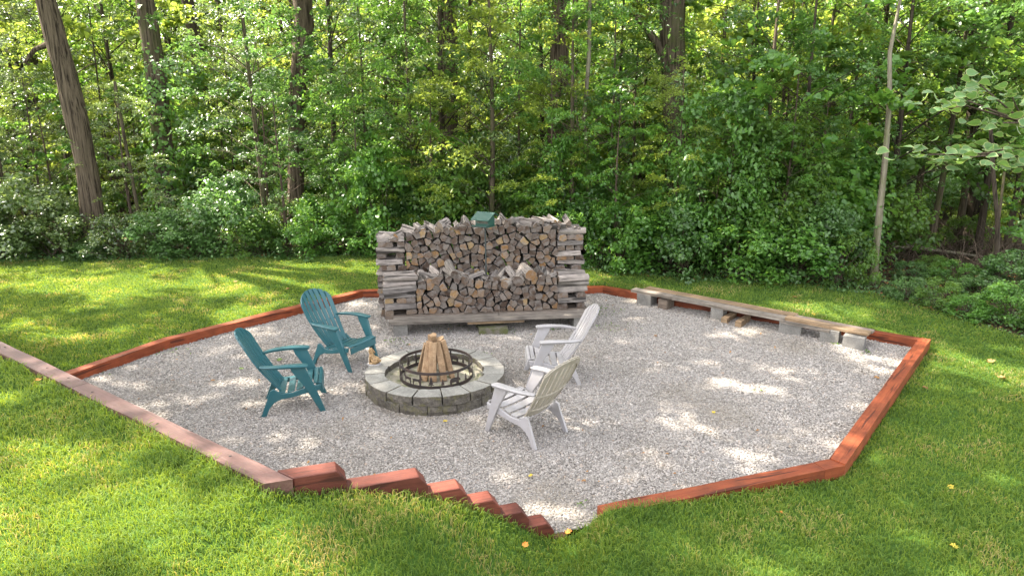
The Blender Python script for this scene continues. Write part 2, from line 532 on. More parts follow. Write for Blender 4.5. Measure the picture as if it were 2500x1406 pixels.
def ground_mat():
    m, nt, N, L, P = mat('ground_soil_and_turf')
    mp = coords(nt, rnd=False)
    n = nd(nt, 'ShaderNodeTexNoise', i_Scale=9.0, i_Detail=8.0, i_Roughness=0.75)
    L.new(mp.outputs[0], n.inputs['Vector'])
    turf = ramp(nt, [(0.3, (0.028, 0.055, 0.012)), (0.6, (0.055, 0.115, 0.018)), (0.8, (0.09, 0.15, 0.03))])
    L.new(n.outputs['Fac'], turf.inputs[0])
    n2 = nd(nt, 'ShaderNodeTexNoise', i_Scale=14.0, i_Detail=9.0, i_Roughness=0.8)
    L.new(mp.outputs[0], n2.inputs['Vector'])
    litter = ramp(nt, [(0.3, (0.018, 0.015, 0.009)), (0.5, (0.045, 0.036, 0.021)), (0.72, (0.11, 0.082, 0.05))])
    L.new(n2.outputs['Fac'], litter.inputs[0])
    at = nd(nt, 'ShaderNodeAttribute', attribute_name='tint')
    L.new(mixc(nt, turf.outputs[0], litter.outputs[0], at.outputs['Fac']), P.inputs['Base Color'])
    P.inputs['Roughness'].default_value = 1.0
    P.inputs['Specular IOR Level'].default_value = 0.1
    L.new(bump(nt, n2.outputs['Fac'], 0.8, 0.03), P.inputs['Normal'])
    return m


M_GROUND = ground_mat()


def grass_mat():
    m, nt, N, L, P = mat('grass_blades')
    hi = nt.nodes.new('ShaderNodeHairInfo')
    geo = nt.nodes.new('ShaderNodeNewGeometry')
    n = nd(nt, 'ShaderNodeTexNoise', i_Scale=1.6, i_Detail=4.0)
    L.new(geo.outputs['Position'], n.inputs['Vector'])
    ad = nd(nt, 'ShaderNodeMath', operation='MULTIPLY_ADD'); ad.inputs[1].default_value = 0.47
    L.new(hi.outputs['Random'], ad.inputs[0]); L.new(n.outputs['Fac'], ad.inputs[2])
    r = ramp(nt, [(0.35, (0.038, 0.088, 0.018)), (0.60, (0.074, 0.150, 0.026)), (0.86, (0.118, 0.205, 0.036)), (0.985, (0.155, 0.22, 0.05)), (1.0, (0.26, 0.26, 0.13))])
    L.new(ad.outputs[0], r.inputs[0])
    # lighter tips
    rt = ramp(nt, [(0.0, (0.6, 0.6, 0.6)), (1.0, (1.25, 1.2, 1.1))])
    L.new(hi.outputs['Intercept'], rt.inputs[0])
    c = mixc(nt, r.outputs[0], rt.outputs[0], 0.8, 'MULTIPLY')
    L.new(c, P.inputs['Base Color'])
    P.inputs['Roughness'].default_value = 0.45
    P.inputs['Specular IOR Level'].default_value = 0.4
    tr = nt.nodes.new('ShaderNodeBsdfTranslucent')
    tc = mixc(nt, c, (2.9, 2.1, 0.8), 1.0, 'MULTIPLY')
    L.new(tc, tr.inputs['Color'])
    mx = nt.nodes.new('ShaderNodeMixShader'); mx.inputs[0].default_value = 0.42
    L.new(P.outputs[0], mx.inputs[1]); L.new(tr.outputs[0], mx.inputs[2])
    L.new(mx.outputs[0], N['Material Output'].inputs['Surface'])
    return m


M_GRASS = grass_mat()

# ------------------------------------------------------------------ plan of the place
WALL_TOP = 0.84
MO_A, MO_B = Vector((-4.99, 6.30)), Vector((-1.565, 3.87))          # front edge of the faded long timber
MDIR = (MO_B - MO_A).normalized()
W0, W1 = Vector((-1.39, 3.945)), Vector((2.93, 5.43))               # stepped front wall and its low continuation
A6, A7, A1, AJ, A2 = Vector((5.72, 8.86)), Vector((1.65, 11.87)), Vector((-2.66, 11.60)), Vector((-4.79, 8.93)), Vector((-5.68, 6.88))


def mauve_y(x): return MO_A.y + (x - MO_A.x) * MDIR.y / MDIR.x


def front_y(x):
    """outer (camera side) line of the timbers"""
    x = np.asarray(x, float)
    wl = W0.y + (x - W0.x) * (W1.y - W0.y) / (W1.x - W0.x)
    rl = W1.y + (x - W1.x) * (A6.y - W1.y) / (A6.x - W1.x)
    return np.where(x < MO_B.x, mauve_y(x), np.where(x < W1.x, wl, rl))


def sst(a, b, x):
    t = np.clip((x - a) / (b - a), 0, 1)
    return t * t * (3 - 2 * t)


def nz(x, y, s=1.0, a=1.0):
    return a * (np.sin(x * 1.7 * s + 0.6) * np.sin(y * 1.3 * s + 1.1) + 0.5 * np.sin(x * 3.9 * s + y * 2.3 * s) + 0.3 * np.sin(y * 6.1 * s - x * 4.7 * s)) / 1.8


BX = [-60, -1.60, -1.39, -1.08, -0.58, -0.31, -0.08, 0.13, 0.32, 0.50, 0.75, 1.1, 1.6, 2.9, 6.0, 60]
BZ = [0.80, 0.79, 0.705, 0.665, 0.53, 0.39, 0.245, 0.095, -0.03, -0.03, 0.130, 0.095, 0.05, -0.02, -0.03, -0.05]


def z_front(x, y):
    v = np.maximum(front_y(x) - y, 0)
    return np.interp(x + 0.28 * v, BX, BZ) + nz(x, y, 1.5, 0.018) * sst(0.1, 0.8, v)


def z_back(x, y):
    z = 0.10 - 0.13 * sst(4.6, 6.2, x) * sst(13, 9, y)
    far = sst(15, 30, y)
    return z + nz(x, y, 0.8, 0.03) * sst(6, 9, y) + far * nz(x, y, 0.35, 0.12)


EX = [-60, -10.7, -6, -3.1, 0.5, 1.9, 2.9, 4.6, 6.3, 6.9, 7.4, 9.0, 60]
EY = [13.2, 13.9, 14.2, 14.45, 13.9, 13.0, 12.5, 12.0, 11.45, 10.3, 9.0, 6.0, 4.0]


def edge_y(x): return np.interp(x, EX, EY)


def back_y(x):
    x = np.asarray(x, float)
    pts = [(A2.x, A2.y), (AJ.x, AJ.y), (A1.x, A1.y), (A7.x, A7.y), (A6.x, A6.y)]
    yb = np.interp(x, [p[0] for p in pts], [p[1] for p in pts])
    return np.where(x < A2.x, mauve_y(x) + 0.05, yb)


def ground_z(x, y):
    """surface height anywhere outside the pad"""
    x = np.asarray(x, float); y = np.asarray(y, float)
    f = y < front_y(x) - 0.0
    return np.where((x < A6.x) & f, z_front(x, y), np.where(x < A6.x, z_back(x, y), np.where(y < A6.y, z_front(x, y) * 0 + np.interp(y, [-9, 8.9], [-0.06, -0.03]) + nz(x, y, 1.0, 0.012), z_back(x, y))))


def gz(x, y): return float(ground_z(x, y))


def grid_obj(name, xs, ys2, zf, woodf, M):
    """columns xs; ys2(x)->array of y; quads between columns"""
    V, T = [], []
    ny = None
    for x in xs:
        ys = ys2(x); ny = len(ys)
        z = zf(np.full(ny, x), ys)
        V.append(np.stack([np.full(ny, x), ys, z], 1)); T.append(woodf(np.full(ny, x), ys))
    V = np.concatenate(V); T = np.concatenate(T)
    nx = len(xs)
    i = np.arange(nx - 1)[:, None] * ny + np.arange(ny - 1)[None, :]
    F = np.stack([i, i + ny, i + ny + 1, i + 1], -1).reshape(-1, 4)
    me = npmesh(name, V, F, T, smooth=True)
    return obj(name, me, M)


def woodf(x, y):
    e = y - edge_y(x) + 0.25 * nz(x, y, 3.0, 1.0)
    t = sst(-0.25, 0.35, e)
    bare = sst(0.62, 0.95, nz(x, y, 2.2, 1.0)) * sst(4.5, 3.2, y) * sst(2.0, 4.0, x)
    return np.maximum(t, 0.8 * bare)


def woodf0(x, y): return 0.0 * x


xsA = np.unique(np.concatenate([np.linspace(-70, -13, 20), np.arange(-13, A6.x, 0.16), [A2.x, AJ.x, A1.x, A7.x, A6.x]]))
tt = np.concatenate([np.linspace(0, 0.30, 70) ** 1.0, np.linspace(0.31, 1, 50)])
o = grid_obj('lawn_and_forest_floor', xsA, lambda x: (lambda b: b - 0.02 + (tt ** 1.6) * (150 - b))(float(back_y(x))), z_back, woodf, M_GROUND)
tag(o, kind='structure')
xsB = np.unique(np.concatenate([np.linspace(-70, -9, 16), np.arange(-9, A6.x, 0.12), [MO_B.x, W0.x, W1.x, A6.x]]))
t2 = np.linspace(0, 1, 60) ** 1.5
o = grid_obj('front_lawn', xsB, lambda x: (lambda b: (b + 0.03 - t2 * (b + 14))[::-1])(float(front_y(x))), z_front, woodf, M_GROUND)
tag(o, kind='structure')
xsC = np.concatenate([np.arange(A6.x, 13, 0.16), np.linspace(13, 70, 20)])
ysC = np.concatenate([np.linspace(-14, 3, 16), np.arange(3.2, 16, 0.16), np.linspace(16.5, 150, 40)])
o = grid_obj('side_lawn', xsC, lambda x: ysC, ground_z, woodf, M_GROUND)
tag(o, kind='structure')

# gravel pad
padpoly = [Vector((-5.60, 6.75)), MO_B + Vector((0.1, 0.09)), W0 + Vector((0.05, 0.07)), W1 + Vector((-0.03, 0.06)), A6 + Vector((-0.07, 0.01)), A7 + Vector((0, -0.07)), A1 + Vector((0, -0.07)), AJ + Vector((0.07, 0)), A2 + Vector((0.07, 0.0))]
pp = np.array([(p.x, p.y) for p in padpoly])


def in_poly(x, y, poly):
    inside = np.zeros(np.shape(x), bool)
    n = len(poly)
    for i in range(n):
        x0, y0 = poly[i]; x1, y1 = poly[(i + 1) % n]
        c = ((y0 > y) != (y1 > y)) & (x < (x1 - x0) * (y - y0) / ((y1 - y0) if y1 != y0 else 1e-9) + x0)
        inside ^= c
    return inside


def z_pad(x, y): return nz(x, y, 1.4, 0.012) + nz(x, y, 5.0, 0.004)


bm = bmesh.new()
vs = [bm.verts.new((p.x, p.y, 0)) for p in padpoly]
bm.faces.new(vs)
for k in range(48):
    x = -6 + k * 0.25
    bmesh.ops.bisect_plane(bm, geom=bm.verts[:] + bm.edges[:] + bm.faces[:], plane_co=(x, 0, 0), plane_no=(1, 0, 0))
for k in range(36):
    bmesh.ops.bisect_plane(bm, geom=bm.verts[:] + bm.edges[:] + bm.faces[:], plane_co=(0, 3.5 + k * 0.25, 0), plane_no=(0, 1, 0))
for v in bm.verts: v.co.z = float(z_pad(v.co.x, v.co.y))
pad = obj('gravel_bed', bm_done(bm, 'gravel_bed', smooth=True), M_GRAV)
for f in pad.data.polygons:
    if f.normal.z < 0:
        pad.data.flip_normals(); break
tag(pad, kind='structure')

# far pale road seen through the trunks
rd = obj('road', npmesh('road', [(-90, 50, 0.32), (60, 54, 0.32), (60, 60, 0.32), (-90, 56, 0.32)], [[0, 1, 2, 3]]), stone_mat('pale_road', (0.4, 0.39, 0.38), (0.5, 0.49, 0.48), (0.55, 0.54, 0.53), scale=3))
tag(rd, kind='structure')

# ------------------------------------------------------------------ timbers
def timber(name, p0, p1, ztop, h=0.14, w=0.14, m=M_RED, parent=None, inner=1, cut0=None, cut1=None, chamfer=0.0, bevel=0.008, label=None):
    """p0->p1 is the OUTER top edge line, the body lies on its left (inner=+1) side; cut0 / cut1 are end directions for mitres"""
    p0 = Vector(p0); p1 = Vector(p1)
    d = (p1 - p0).normalized(); n = Vector((-d.y, d.x)) * inner
    L = (p1 - p0).length
    def inner_pt(p, cut):
        if cut is None: return p + n * w
        c = Vector(cut).normalized()
        return p + c * (w / abs(c.dot(n)))
    q0, q1 = inner_pt(p0, cut0), inner_pt(p1, cut1)
    # local frame: x along the timber
    def loc(p): r = p - p0; return (r.dot(d), r.dot(n))
    corners = [loc(p0), loc(p1), loc(q1), loc(q0)]
    bm = bmesh.new()
    nseg = max(2, int(L / 0.3))
    rows = []
    for i in range(nseg + 1):
        t = i / nseg
        a = Vector(corners[0]).lerp(Vector(corners[1]), t); b = Vector(corners[3]).lerp(Vector(corners[2]), t)
        j = lambda s: (noise.noise(Vector((p0.x * 3 + t * L * 1.5, p0.y + s, ztop))) * 0.006) if 0 < i < nseg else 0
        rows.append([bm.verts.new((a.x, a.y + j(1), -h)), bm.verts.new((a.x, a.y + j(1), j(2))), bm.verts.new((b.x, b.y + j(3), j(4))), bm.verts.new((b.x, b.y + j(3), -h))])
    for r0, r1 in zip(rows, rows[1:]):
        for k in range(4): bm.faces.new((r0[k], r1[k], r1[(k + 1) % 4], r0[(k + 1) % 4]))
    bm.faces.new(rows[0]); bm.faces.new(rows[-1][::-1])
    if chamfer:                                          # sloping saw cut at the far end
        for k, fr in ((1, 1.0), (2, 1.0)):
            pass
        bmesh.ops.recalc_face_normals(bm, faces=bm.faces)
        g = bm.verts[:] + bm.edges[:] + bm.faces[:]
        r = bmesh.ops.bisect_plane(bm, geom=g, plane_co=(L, 0, -h * 0.55), plane_no=Vector((0.55 * h, 0, chamfer)).normalized(), clear_outer=True)
        ee = [e for e in r['geom_cut'] if isinstance(e, bmesh.types.BMEdge)]
        bmesh.ops.holes_fill(bm, edges=ee)
    me = bm_done(bm, name, bevel=bevel)
    if inner < 0:
        for v in me.vertices: v.co.y *= -1
        me.flip_normals()
        for v in me.vertices: v.co.y *= 1
    o = obj(name, me, m, parent)
    o.location = (p0.x, p0.y, ztop)
    o.rotation_euler = (0, 0, math.atan2(d.y, d.x))
    if label: o['label'] = label
    return o


wall = thing('retaining_wall', 'reddish timber retaining wall, long faded top beam ending in seven sawn beams stepping down the bank', 'retaining wall')
mj = G(215, 962, WALL_TOP)                       # joint of the long faded beam
jx = -3.76
J = Vector((jx, mauve_y(jx)))
FAR = Vector((-9.6, mauve_y(-9.6)))
wdir = (W1 - W0).normalized()
timber('timber', FAR, J - MDIR * 0.003, WALL_TOP, m=M_MAUVE, parent=wall, label='faded brown beam tinted by pinkish sky sheen running out of the frame')
timber('timber', J + MDIR * 0.003, MO_B, WALL_TOP, m=M_MAUVE, parent=wall, cut1=wdir, label='faded brown beam tinted by pinkish sky sheen ending at the stepped beams')
for k in range(1, 6):
    timber('timber', FAR, J + MDIR * (0.4 if k % 2 else -0.5), WALL_TOP - 0.141 * k, m=M_REDB, parent=wall)
    timber('timber', J + MDIR * (0.41 if k % 2 else -0.49), MO_B, WALL_TOP - 0.141 * k, m=M_REDB, parent=wall, cut1=wdir)
XE = [-1.09, -0.58, -0.31, -0.08, 0.13, 0.32, 0.47]
XS = [-1.39, -1.75, -1.2, -0.9, -0.6, -0.35, -0.1]


def wl(x): return W0 + wdir * ((x - W0.x) / wdir.x)


mitre = Vector((MDIR.x, MDIR.y)) * -1
for k in range(7):
    s = wl(-1.40) if k == 0 else wl(-1.53)
    e = wl(XE[k])
    lab = ['topmost stepped beam, butted against the faded beam', 'second stepped beam, the longest exposed', 'third stepped beam', 'fourth stepped beam', 'fifth stepped beam', 'sixth stepped beam, short piece exposed', 'lowest stepped beam, nearly buried in grass'][k]
    timber('timber', s, e, WALL_TOP - 0.141 * k, m=M_REDB, parent=wall, chamfer=0.06, cut0=mitre if k == 0 else None, label=lab, bevel=0.005)

edging = thing('timber_edging', 'low red stained timber border framing the gravel patio', 'edging')


def bis(a, b, c):
    """mitre direction at corner b, pointing to the inside (left of a->b)"""
    d0 = (b - a).normalized(); d1 = (c - b).normalized()
    n = Vector((-d0.y, d0.x)) + Vector((-d1.y, d1.x))
    return n.normalized()


S0 = wl(0.72)
m5 = bis(W0, W1, A6); m6 = bis(W1, A6, A7); m7 = bis(A6, A7, A1); m1 = bis(A7, A1, AJ); mJ = bis(A1, AJ, A2)


def split(p0, p1, n, zt, c0, c1, fr=None):
    fr = fr or [i / n for i in range(n + 1)]
    for i in range(n):
        a, b = p0.lerp(p1, fr[i]), p0.lerp(p1, fr[i + 1])
        d = (p1 - p0).normalized() * 0.002
        timber('timber', a + (d if i else d * 0), b - (d if i < n - 1 else d * 0), zt, h=0.2, parent=edging, cut0=c0 if i == 0 else None, cut1=c1 if i == n - 1 else None)


E5 = W1 - wdir * 0.22
timber('timber', S0, E5, 0.105, h=0.2, parent=edging)
timber('timber', E5 + wdir * 0.003, W1, 0.107, h=0.2, parent=edging, cut1=m5)
split(W1, A6, 1, 0.12, m5, m6)
split(A6, A7, 2, 0.12, m6, m7)
split(A7, A1, 2, 0.12, m7, m1)
split(A1, AJ, 1, 0.12, m1, mJ)
split(AJ, A2, 1, 0.12, mJ, None)

# ------------------------------------------------------------------ planks and blocks
def plank(a, b, z, w, th, m, label, cat='plank', name='weathered_plank', side=1, tilt=0.0):
    """a->b is the front (camera side) lower edge; z = underside"""
    a = Vector((a[0], a[1])); b = Vector((b[0], b[1]))
    d = b - a; L = d.length; d.normalize()
    bm = bmesh.new()
    n = max(3, int(L / 0.25)); rows = []
    sd = random.random() * 50
    for i in range(n + 1):
        t = i / n; x = t * L
        j = lambda s, k=0.005: noise.noise(Vector((x * 1.3 + sd, s * 3.1, 0))) * k
        rows.append([bm.verts.new((x, j(1), j(7, .004))), bm.verts.new((x, w + j(2), j(7, .004) + tilt)), bm.verts.new((x, w + j(2), th + j(7, .004) + tilt)), bm.verts.new((x, j(1), th + j(7, .004)))])
    for r0, r1 in zip(rows, rows[1:]):
        for k in range(4): bm.faces.new((r0[k], r1[k], r1[(k + 1) % 4], r0[(k + 1) % 4]))
    bm.faces.new(rows[0]); bm.faces.new(rows[-1][::-1])
    o = obj(name, bm_done(bm, name, bevel=0.003), m)
    o.location = (a.x, a.y, z)
    o.rotation_euler = (0, 0, math.atan2(d.y, d.x))
    return tag(o, label, cat)


def block(cx, cy, rz, label, sx=0.39, sy=0.19, sz=0.19, m=M_CONC, z0=-0.01, cat='concrete block', name='concrete_block', jit=0.004, rough=True):
    bm = bmesh.new()
    bmesh.ops.create_cube(bm, size=1)
    bmesh.ops.subdivide_edges(bm, edges=bm.edges, cuts=4, use_grid_fill=True)
    sd = random.random() * 100
    for v in bm.verts:
        v.co = Vector((v.co.x * sx, v.co.y * sy, (v.co.z + 0.5) * sz))
        v.co += Vector([noise.noise(v.co * 14 + Vector((sd, i * 9, 0))) * jit for i in range(3)])
    o = obj(name, bm_done(bm, name, bevel=0.0), m)
    o.location = (cx, cy, z0); o.rotation_euler = (0, 0, rz)
    return tag(o, label, cat)


# bench of planks in front of the log stacks
bl0, bl1 = Vector((-1.78, 9.26)), Vector((1.20, 9.66))
bd = (bl1 - bl0).normalized(); bn = Vector((-bd.y, bd.x)); BA = math.atan2(bd.y, bd.x)


def bp(s, v): return bl0 + bd * s + bn * v


q = bp(0.19, 0.25); block(q.x, q.y, BA + math.pi / 2, 'grey block standing on end under the left end of the plank shelf below the logs', sx=0.4, sy=0.2, sz=0.2)
q = bp(2.83, 0.25); block(q.x, q.y, BA + math.pi / 2, 'grey block under the right end of the plank shelf, beside the tall white chair', sx=0.4, sy=0.2, sz=0.2)
q = bp(1.52, 0.06); block(q.x, q.y, BA, 'low mossy block on the gravel under the middle of the plank shelf', sx=0.42, sy=0.2, sz=0.11, m=M_CONCM)
q = bp(1.50, 0.42); block(q.x, q.y, BA, 'mossy block behind the low one under the plank shelf', sx=0.42, sy=0.2, sz=0.188, m=M_CONCM)
pa, pb = bp(0.03, 0), bp(2.98, 0); plank(pa, pb, 0.192, 0.14, 0.042, M_PLANK, 'front silvery plank of the shelf under the logs')
pa, pb = bp(0.09, 0.15), bp(1.62, 0.15); plank(pa, pb, 0.192, 0.13, 0.040, M_PLANK, 'second plank from the front of the shelf, left half')
pa, pb = bp(1.63, 0.15), bp(2.99, 0.15); plank(pa, pb, 0.192, 0.13, 0.040, M_PLANK, 'second plank from the front of the shelf, right half')
pa, pb = bp(-0.03, 0.29), bp(2.99, 0.29); plank(pa, pb, 0.192, 0.16, 0.055, M_PLANKD, 'dark plank carrying the bottom row of logs')
pa, pb = bp(-0.03, 0.49), bp(2.99, 0.49); plank(pa, pb, 0.192, 0.16, 0.055, M_PLANKD, 'rear dark plank hidden under the front log stack')
pa, pb = bp(1.15, 0.02), bp(1.98, 0.02); plank(pa, pb, 0.152, 0.12, 0.032, M_PLANKT, 'short pale board hanging below the middle of the plank shelf')

# ------------------------------------------------------------------ firewood
def clip(poly, a, b):
    """keep the side of poly nearer to a than to b"""
    mx, my = (a[0] + b[0]) / 2, (a[1] + b[1]) / 2
    nx, ny = b[0] - a[0], b[1] - a[1]
    out = []
    for i in range(len(poly)):
        p, q = poly[i], poly[(i + 1) % len(poly)]
        dp = (p[0] - mx) * nx + (p[1] - my) * ny
        dq = (q[0] - mx) * nx + (q[1] - my) * ny
        if dp <= 0: out.append(p)
        if (dp < 0) != (dq < 0) and dp != dq:
            t = dp / (dp - dq)
            out.append((p[0] + t * (q[0] - p[0]), p[1] + t * (q[1] - p[1])))
    return out


def area(poly):
    return 0.5 * sum(poly[i][0] * poly[(i + 1) % len(poly)][1] - poly[(i + 1) % len(poly)][0] * poly[i][1] for i in range(len(poly)))


def log_mesh(poly, length, rnd, shrink=0.93, bark=None, flare=0.0):
    """poly: outline in local x,z around the origin; the log runs along +y from 0"""
    n = len(poly)
    if area(poly) < 0: poly = poly[::-1]
    pts, kinds = [], []
    be = bark if bark is not None else rnd.randrange(n)
    for i in range(n):
        a, b = Vector(poly[i]), Vector(poly[(i + 1) % n])
        c = rnd.uniform(0.05, 0.16)
        if i == be:
            nrm = Vector((b.y - a.y, -(b.x - a.x)))
            for t in (0.06, 0.3, 0.5, 0.7, 0.94):
                pts.append(a.lerp(b, t) + nrm * 0.16 * math.sin(math.pi * t)); kinds.append(2)
        else:
            pts.append(a.lerp(b, c)); kinds.append(1)
            pts.append(a.lerp(b, 0.5) - Vector((b.y - a.y, -(b.x - a.x))) * rnd.uniform(-0.02, 0.07)); kinds.append(1)
            pts.append(a.lerp(b, 1 - c)); kinds.append(1)
    pts = [p * shrink for p in pts]
    m = len(pts)
    V, F, MI = [], [], []
    sx, sz = rnd.uniform(-0.02, 0.02), rnd.uniform(-0.015, 0.015)
    sd = rnd.random() * 90
    ns = 4
    slant = rnd.uniform(-0.12, 0.12), rnd.uniform(-0.12, 0.12)
    for k in range(ns):
        t = k / (ns - 1)
        sc = 1 + flare * t - (0.03 if k in (0, ns - 1) else 0)
        for i, p in enumerate(pts):
            r = 1 + noise.noise(Vector((i * 0.8 + sd, k * 0.9, 0))) * 0.10
            yy = t * length + (slant[0] * p.x + slant[1] * p.y if k in (0, ns - 1) else 0)
            V.append((p.x * sc * r + sx * t + 0.012 * math.sin(t * 3 + sd), yy, p.y * sc * r + sz * t))
    for k in range(ns - 1):
        for i in range(m):
            a, b = k * m + i, k * m + (i + 1) % m
            F.append((a, b, b + m, a + m)); MI.append(kinds[i])
    F.append(tuple(range(m))[::-1]); MI.append(0)
    F.append(tuple((ns - 1) * m + i for i in range(m))); MI.append(0)
    me = pymesh('firewood_log', V, [f[::-1] for f in F], mi=MI)
    for mm in (M_END, M_LSIDE, M_BARKL): me.materials.append(mm)
    return me


def wedge(rnd, s):
    """a split log section"""
    k = rnd.random()
    if k < 0.45:
        a = rnd.uniform(1.0, 1.5); pts = [(0, 0)] + [(math.cos(t * a / 3) * s * 1.3, math.sin(t * a / 3) * s * 1.3) for t in range(4)]
    elif k < 0.7:
        pts = [(math.cos(t * math.pi / 5) * s * 0.85, math.sin(t * math.pi / 5) * s * 0.85) for t in range(6)]
    elif k < 0.85:
        pts = [(math.cos(t * math.pi / 4) * s * 0.6, math.sin(t * math.pi / 4) * s * 0.6) for t in range(8)]
    else:
        pts = [(-s * .6, -s * .4), (s * .6, -s * .5), (s * .5, s * .5), (-s * .4, s * .6)]
    cx = sum(p[0] for p in pts) / len(pts); cy = sum(p[1] for p in pts) / len(pts)
    return [(x - cx, y - cy) for x, y in pts]


class Stack:
    def __init__(s, root, org, ang, depth, seed):
        s.root, s.depth, s.r = root, depth, random.Random(seed)
        root.location = org; root.rotation_euler = (0, 0, ang)

    def put(s, me, loc, rot=(0, 0, 0)):
        o = obj('firewood_log', me, None, s.root)
        o.location = loc; o.rotation_euler = rot
        return o

    def cells(s, x0, x1, z0, top, sp=0.105, squash=1.0):
        r = s.r; P = []
        tries = 0
        zmax = max(top(x0 + (x1 - x0) * k / 40) for k in range(41))
        while tries < 9000:
            tries += 1
            x, z = r.uniform(x0, x1), r.uniform(z0, zmax)
            if z > top(x) - 0.02: continue
            d = sp * r.choice((0.66, 0.85, 1.0, 1.12, 1.22)) * r.uniform(.95, 1.05)
            if all((x - a) ** 2 + (z - b) ** 2 > d * d for a, b in P): P.append((x, z))
        # mirrored ghosts close the outline at base, sides and top
        ghosts = [(x, 2 * z0 - z) for x, z in P if z - z0 < 0.15] + [(2 * x0 - x, z) for x, z in P if x - x0 < 0.15] + [(2 * x1 - x, z) for x, z in P if x1 - x < 0.15]
        for i, (x, z) in enumerate(P):
            poly = [(x - .11, z - .10), (x + .11, z - .10), (x + .11, min(z + .12, top(x) + r.uniform(0.0, .04))), (x - .11, min(z + .12, top(x) + r.uniform(0.0, .04)))]
            for b in P + ghosts:
                if b == (x, z) or (b[0] - x) ** 2 + (b[1] - z) ** 2 > 0.07: continue
                poly = clip(poly, (x, z), b)
                if len(poly) < 3: break
            if len(poly) < 3: continue
            clean = []
            for p in poly:
                if not clean or (p[0] - clean[-1][0]) ** 2 + (p[1] - clean[-1][1]) ** 2 > 0.018 ** 2: clean.append(p)
            if len(clean) > 3 and (clean[0][0] - clean[-1][0]) ** 2 + (clean[0][1] - clean[-1][1]) ** 2 < 0.018 ** 2: clean.pop()
            # drop one corner now and then so the section reads as a wedge
            if len(clean) >= 5 and r.random() < 0.75: clean.pop(min(range(len(clean)), key=lambda k: abs(area([clean[k - 1], clean[k], clean[(k + 1) % len(clean)]]))))
            if len(clean) >= 5 and r.random() < 0.5: clean.pop(min(range(len(clean)), key=lambda k: abs(area([clean[k - 1], clean[k], clean[(k + 1) % len(clean)]]))))
            if len(clean) < 3 or abs(area(clean)) < 0.0012: continue
            loc = [(a - x, b - z) for a, b in clean]
            top_edge = max(range(len(loc)), key=lambda k: loc[k][1] + loc[(k + 1) % len(loc)][1]) if z > top(x) - 0.10 else None
            me = log_mesh(loc, s.depth * r.uniform(0.93, 1.05), r, shrink=r.uniform(0.87, 0.955), bark=top_edge)
            s.put(me, (x, r.uniform(-0.035, 0.03), z), (r.uniform(-.02, .02), 0, r.uniform(-.04, .04)))

    def crib(s, x0, x1, z0, layers, h=0.085):
        """criss-cross end column: even layers show log ends, odd layers show long sides"""
        r = s.r; z = z0
        for k, kind in enumerate(layers):
            hh = h * r.uniform(0.85, 1.15)
            if kind == 'e':
                xs = [x0 + 0.06, x1 - 0.07] if r.random() < 0.35 else [x0 + 0.06, (x0 + x1) / 2, x1 - 0.06]
                for x in [q_ + r.uniform(-.015, .015) for q_ in xs]:
                    w = r.uniform(0.12, 0.155) if len(xs) > 2 else r.uniform(.13, .17)
                    loc = [(-w / 2, -hh / 2), (w / 2, -hh / 2 + .005), (w * .45, hh * .4), (w * .1, hh / 2), (-w * .45, hh * .35)]
                    s.put(log_mesh(loc, s.depth * 0.97, r, shrink=.97), (x, r.uniform(-.02, .02), z + hh / 2))
            else:
                for y in (0.06, s.depth / 2, s.depth - 0.07):
                    w = r.uniform(0.12, 0.15)
                    hv = hh * r.uniform(.95, 1.12)
                    loc = [(-w / 2, -hh / 2), (w / 2, -hh * r.uniform(.3, .5)), (w * .45, hv * r.uniform(.1, .4)), (w * r.uniform(-.2, .2), hv / 2), (-w * .45, hv * r.uniform(.1, .4))]
                    L = (x1 - x0) * r.uniform(0.98, 1.12)
                    s.put(log_mesh(loc, L, r, shrink=.97), (x0 - 0.01 + L + r.uniform(-.03, .03), y, z + hh / 2), (r.uniform(-.05, .05), r.uniform(-.05, .05), math.pi / 2 + r.uniform(-.12, .12)))
            z += hh
        return z

    def loose(s, x0, x1, top, n, y0=0.0, y1=0.4, big=0.07):
        r = s.r
        for i in range(n):
            x = x0 + (x1 - x0) * (i + r.uniform(.1, .9)) / n
            sz = r.uniform(0.65, 1.15) * big
            me = log_mesh(wedge(r, sz), s.depth * r.uniform(.8, 1.0), r, shrink=1.0)
            a = r.gauss(0, 0.45)
            s.put(me, (x + 0.5 * s.depth * math.sin(a), r.uniform(-0.03, 0.06), top(x) + sz * 0.42), (r.uniform(-.04, .22), r.uniform(-.5, .5), a))


def interp_top(pts):
    xs = [p[0] for p in pts]; zs = [p[1] for p in pts]
    return lambda x: float(np.interp(x, xs, zs))


fs_root = thing('log_stack', 'lower front stack of split grey firewood resting on the plank shelf', 'woodpile', group='stacks of firewood')
FSO = bp(0.0, 0.30)
FD = 0.40
FW = 2.96
FZ = 0.249
fs = Stack(fs_root, (FSO.x, FSO.y, FZ), BA, FD, 11)
ftop = interp_top([(0.4, 0.47), (0.6, 0.50), (0.9, 0.53), (1.15, 0.50), (1.3, 0.46), (1.6, 0.45), (1.85, 0.47), (2.0, 0.49), (2.3, 0.51), (2.55, 0.46)])
fs.cells(0.44, 2.52, 0.0, ftop, sp=0.128)
zt = fs.crib(-0.02, 0.42, 0.0, 'esessss', h=0.082)
fs.crib(2.54, 2.98, 0.0, 'esesss', h=0.085)
fs.loose(0.45, 2.55, ftop, 19, big=0.085)
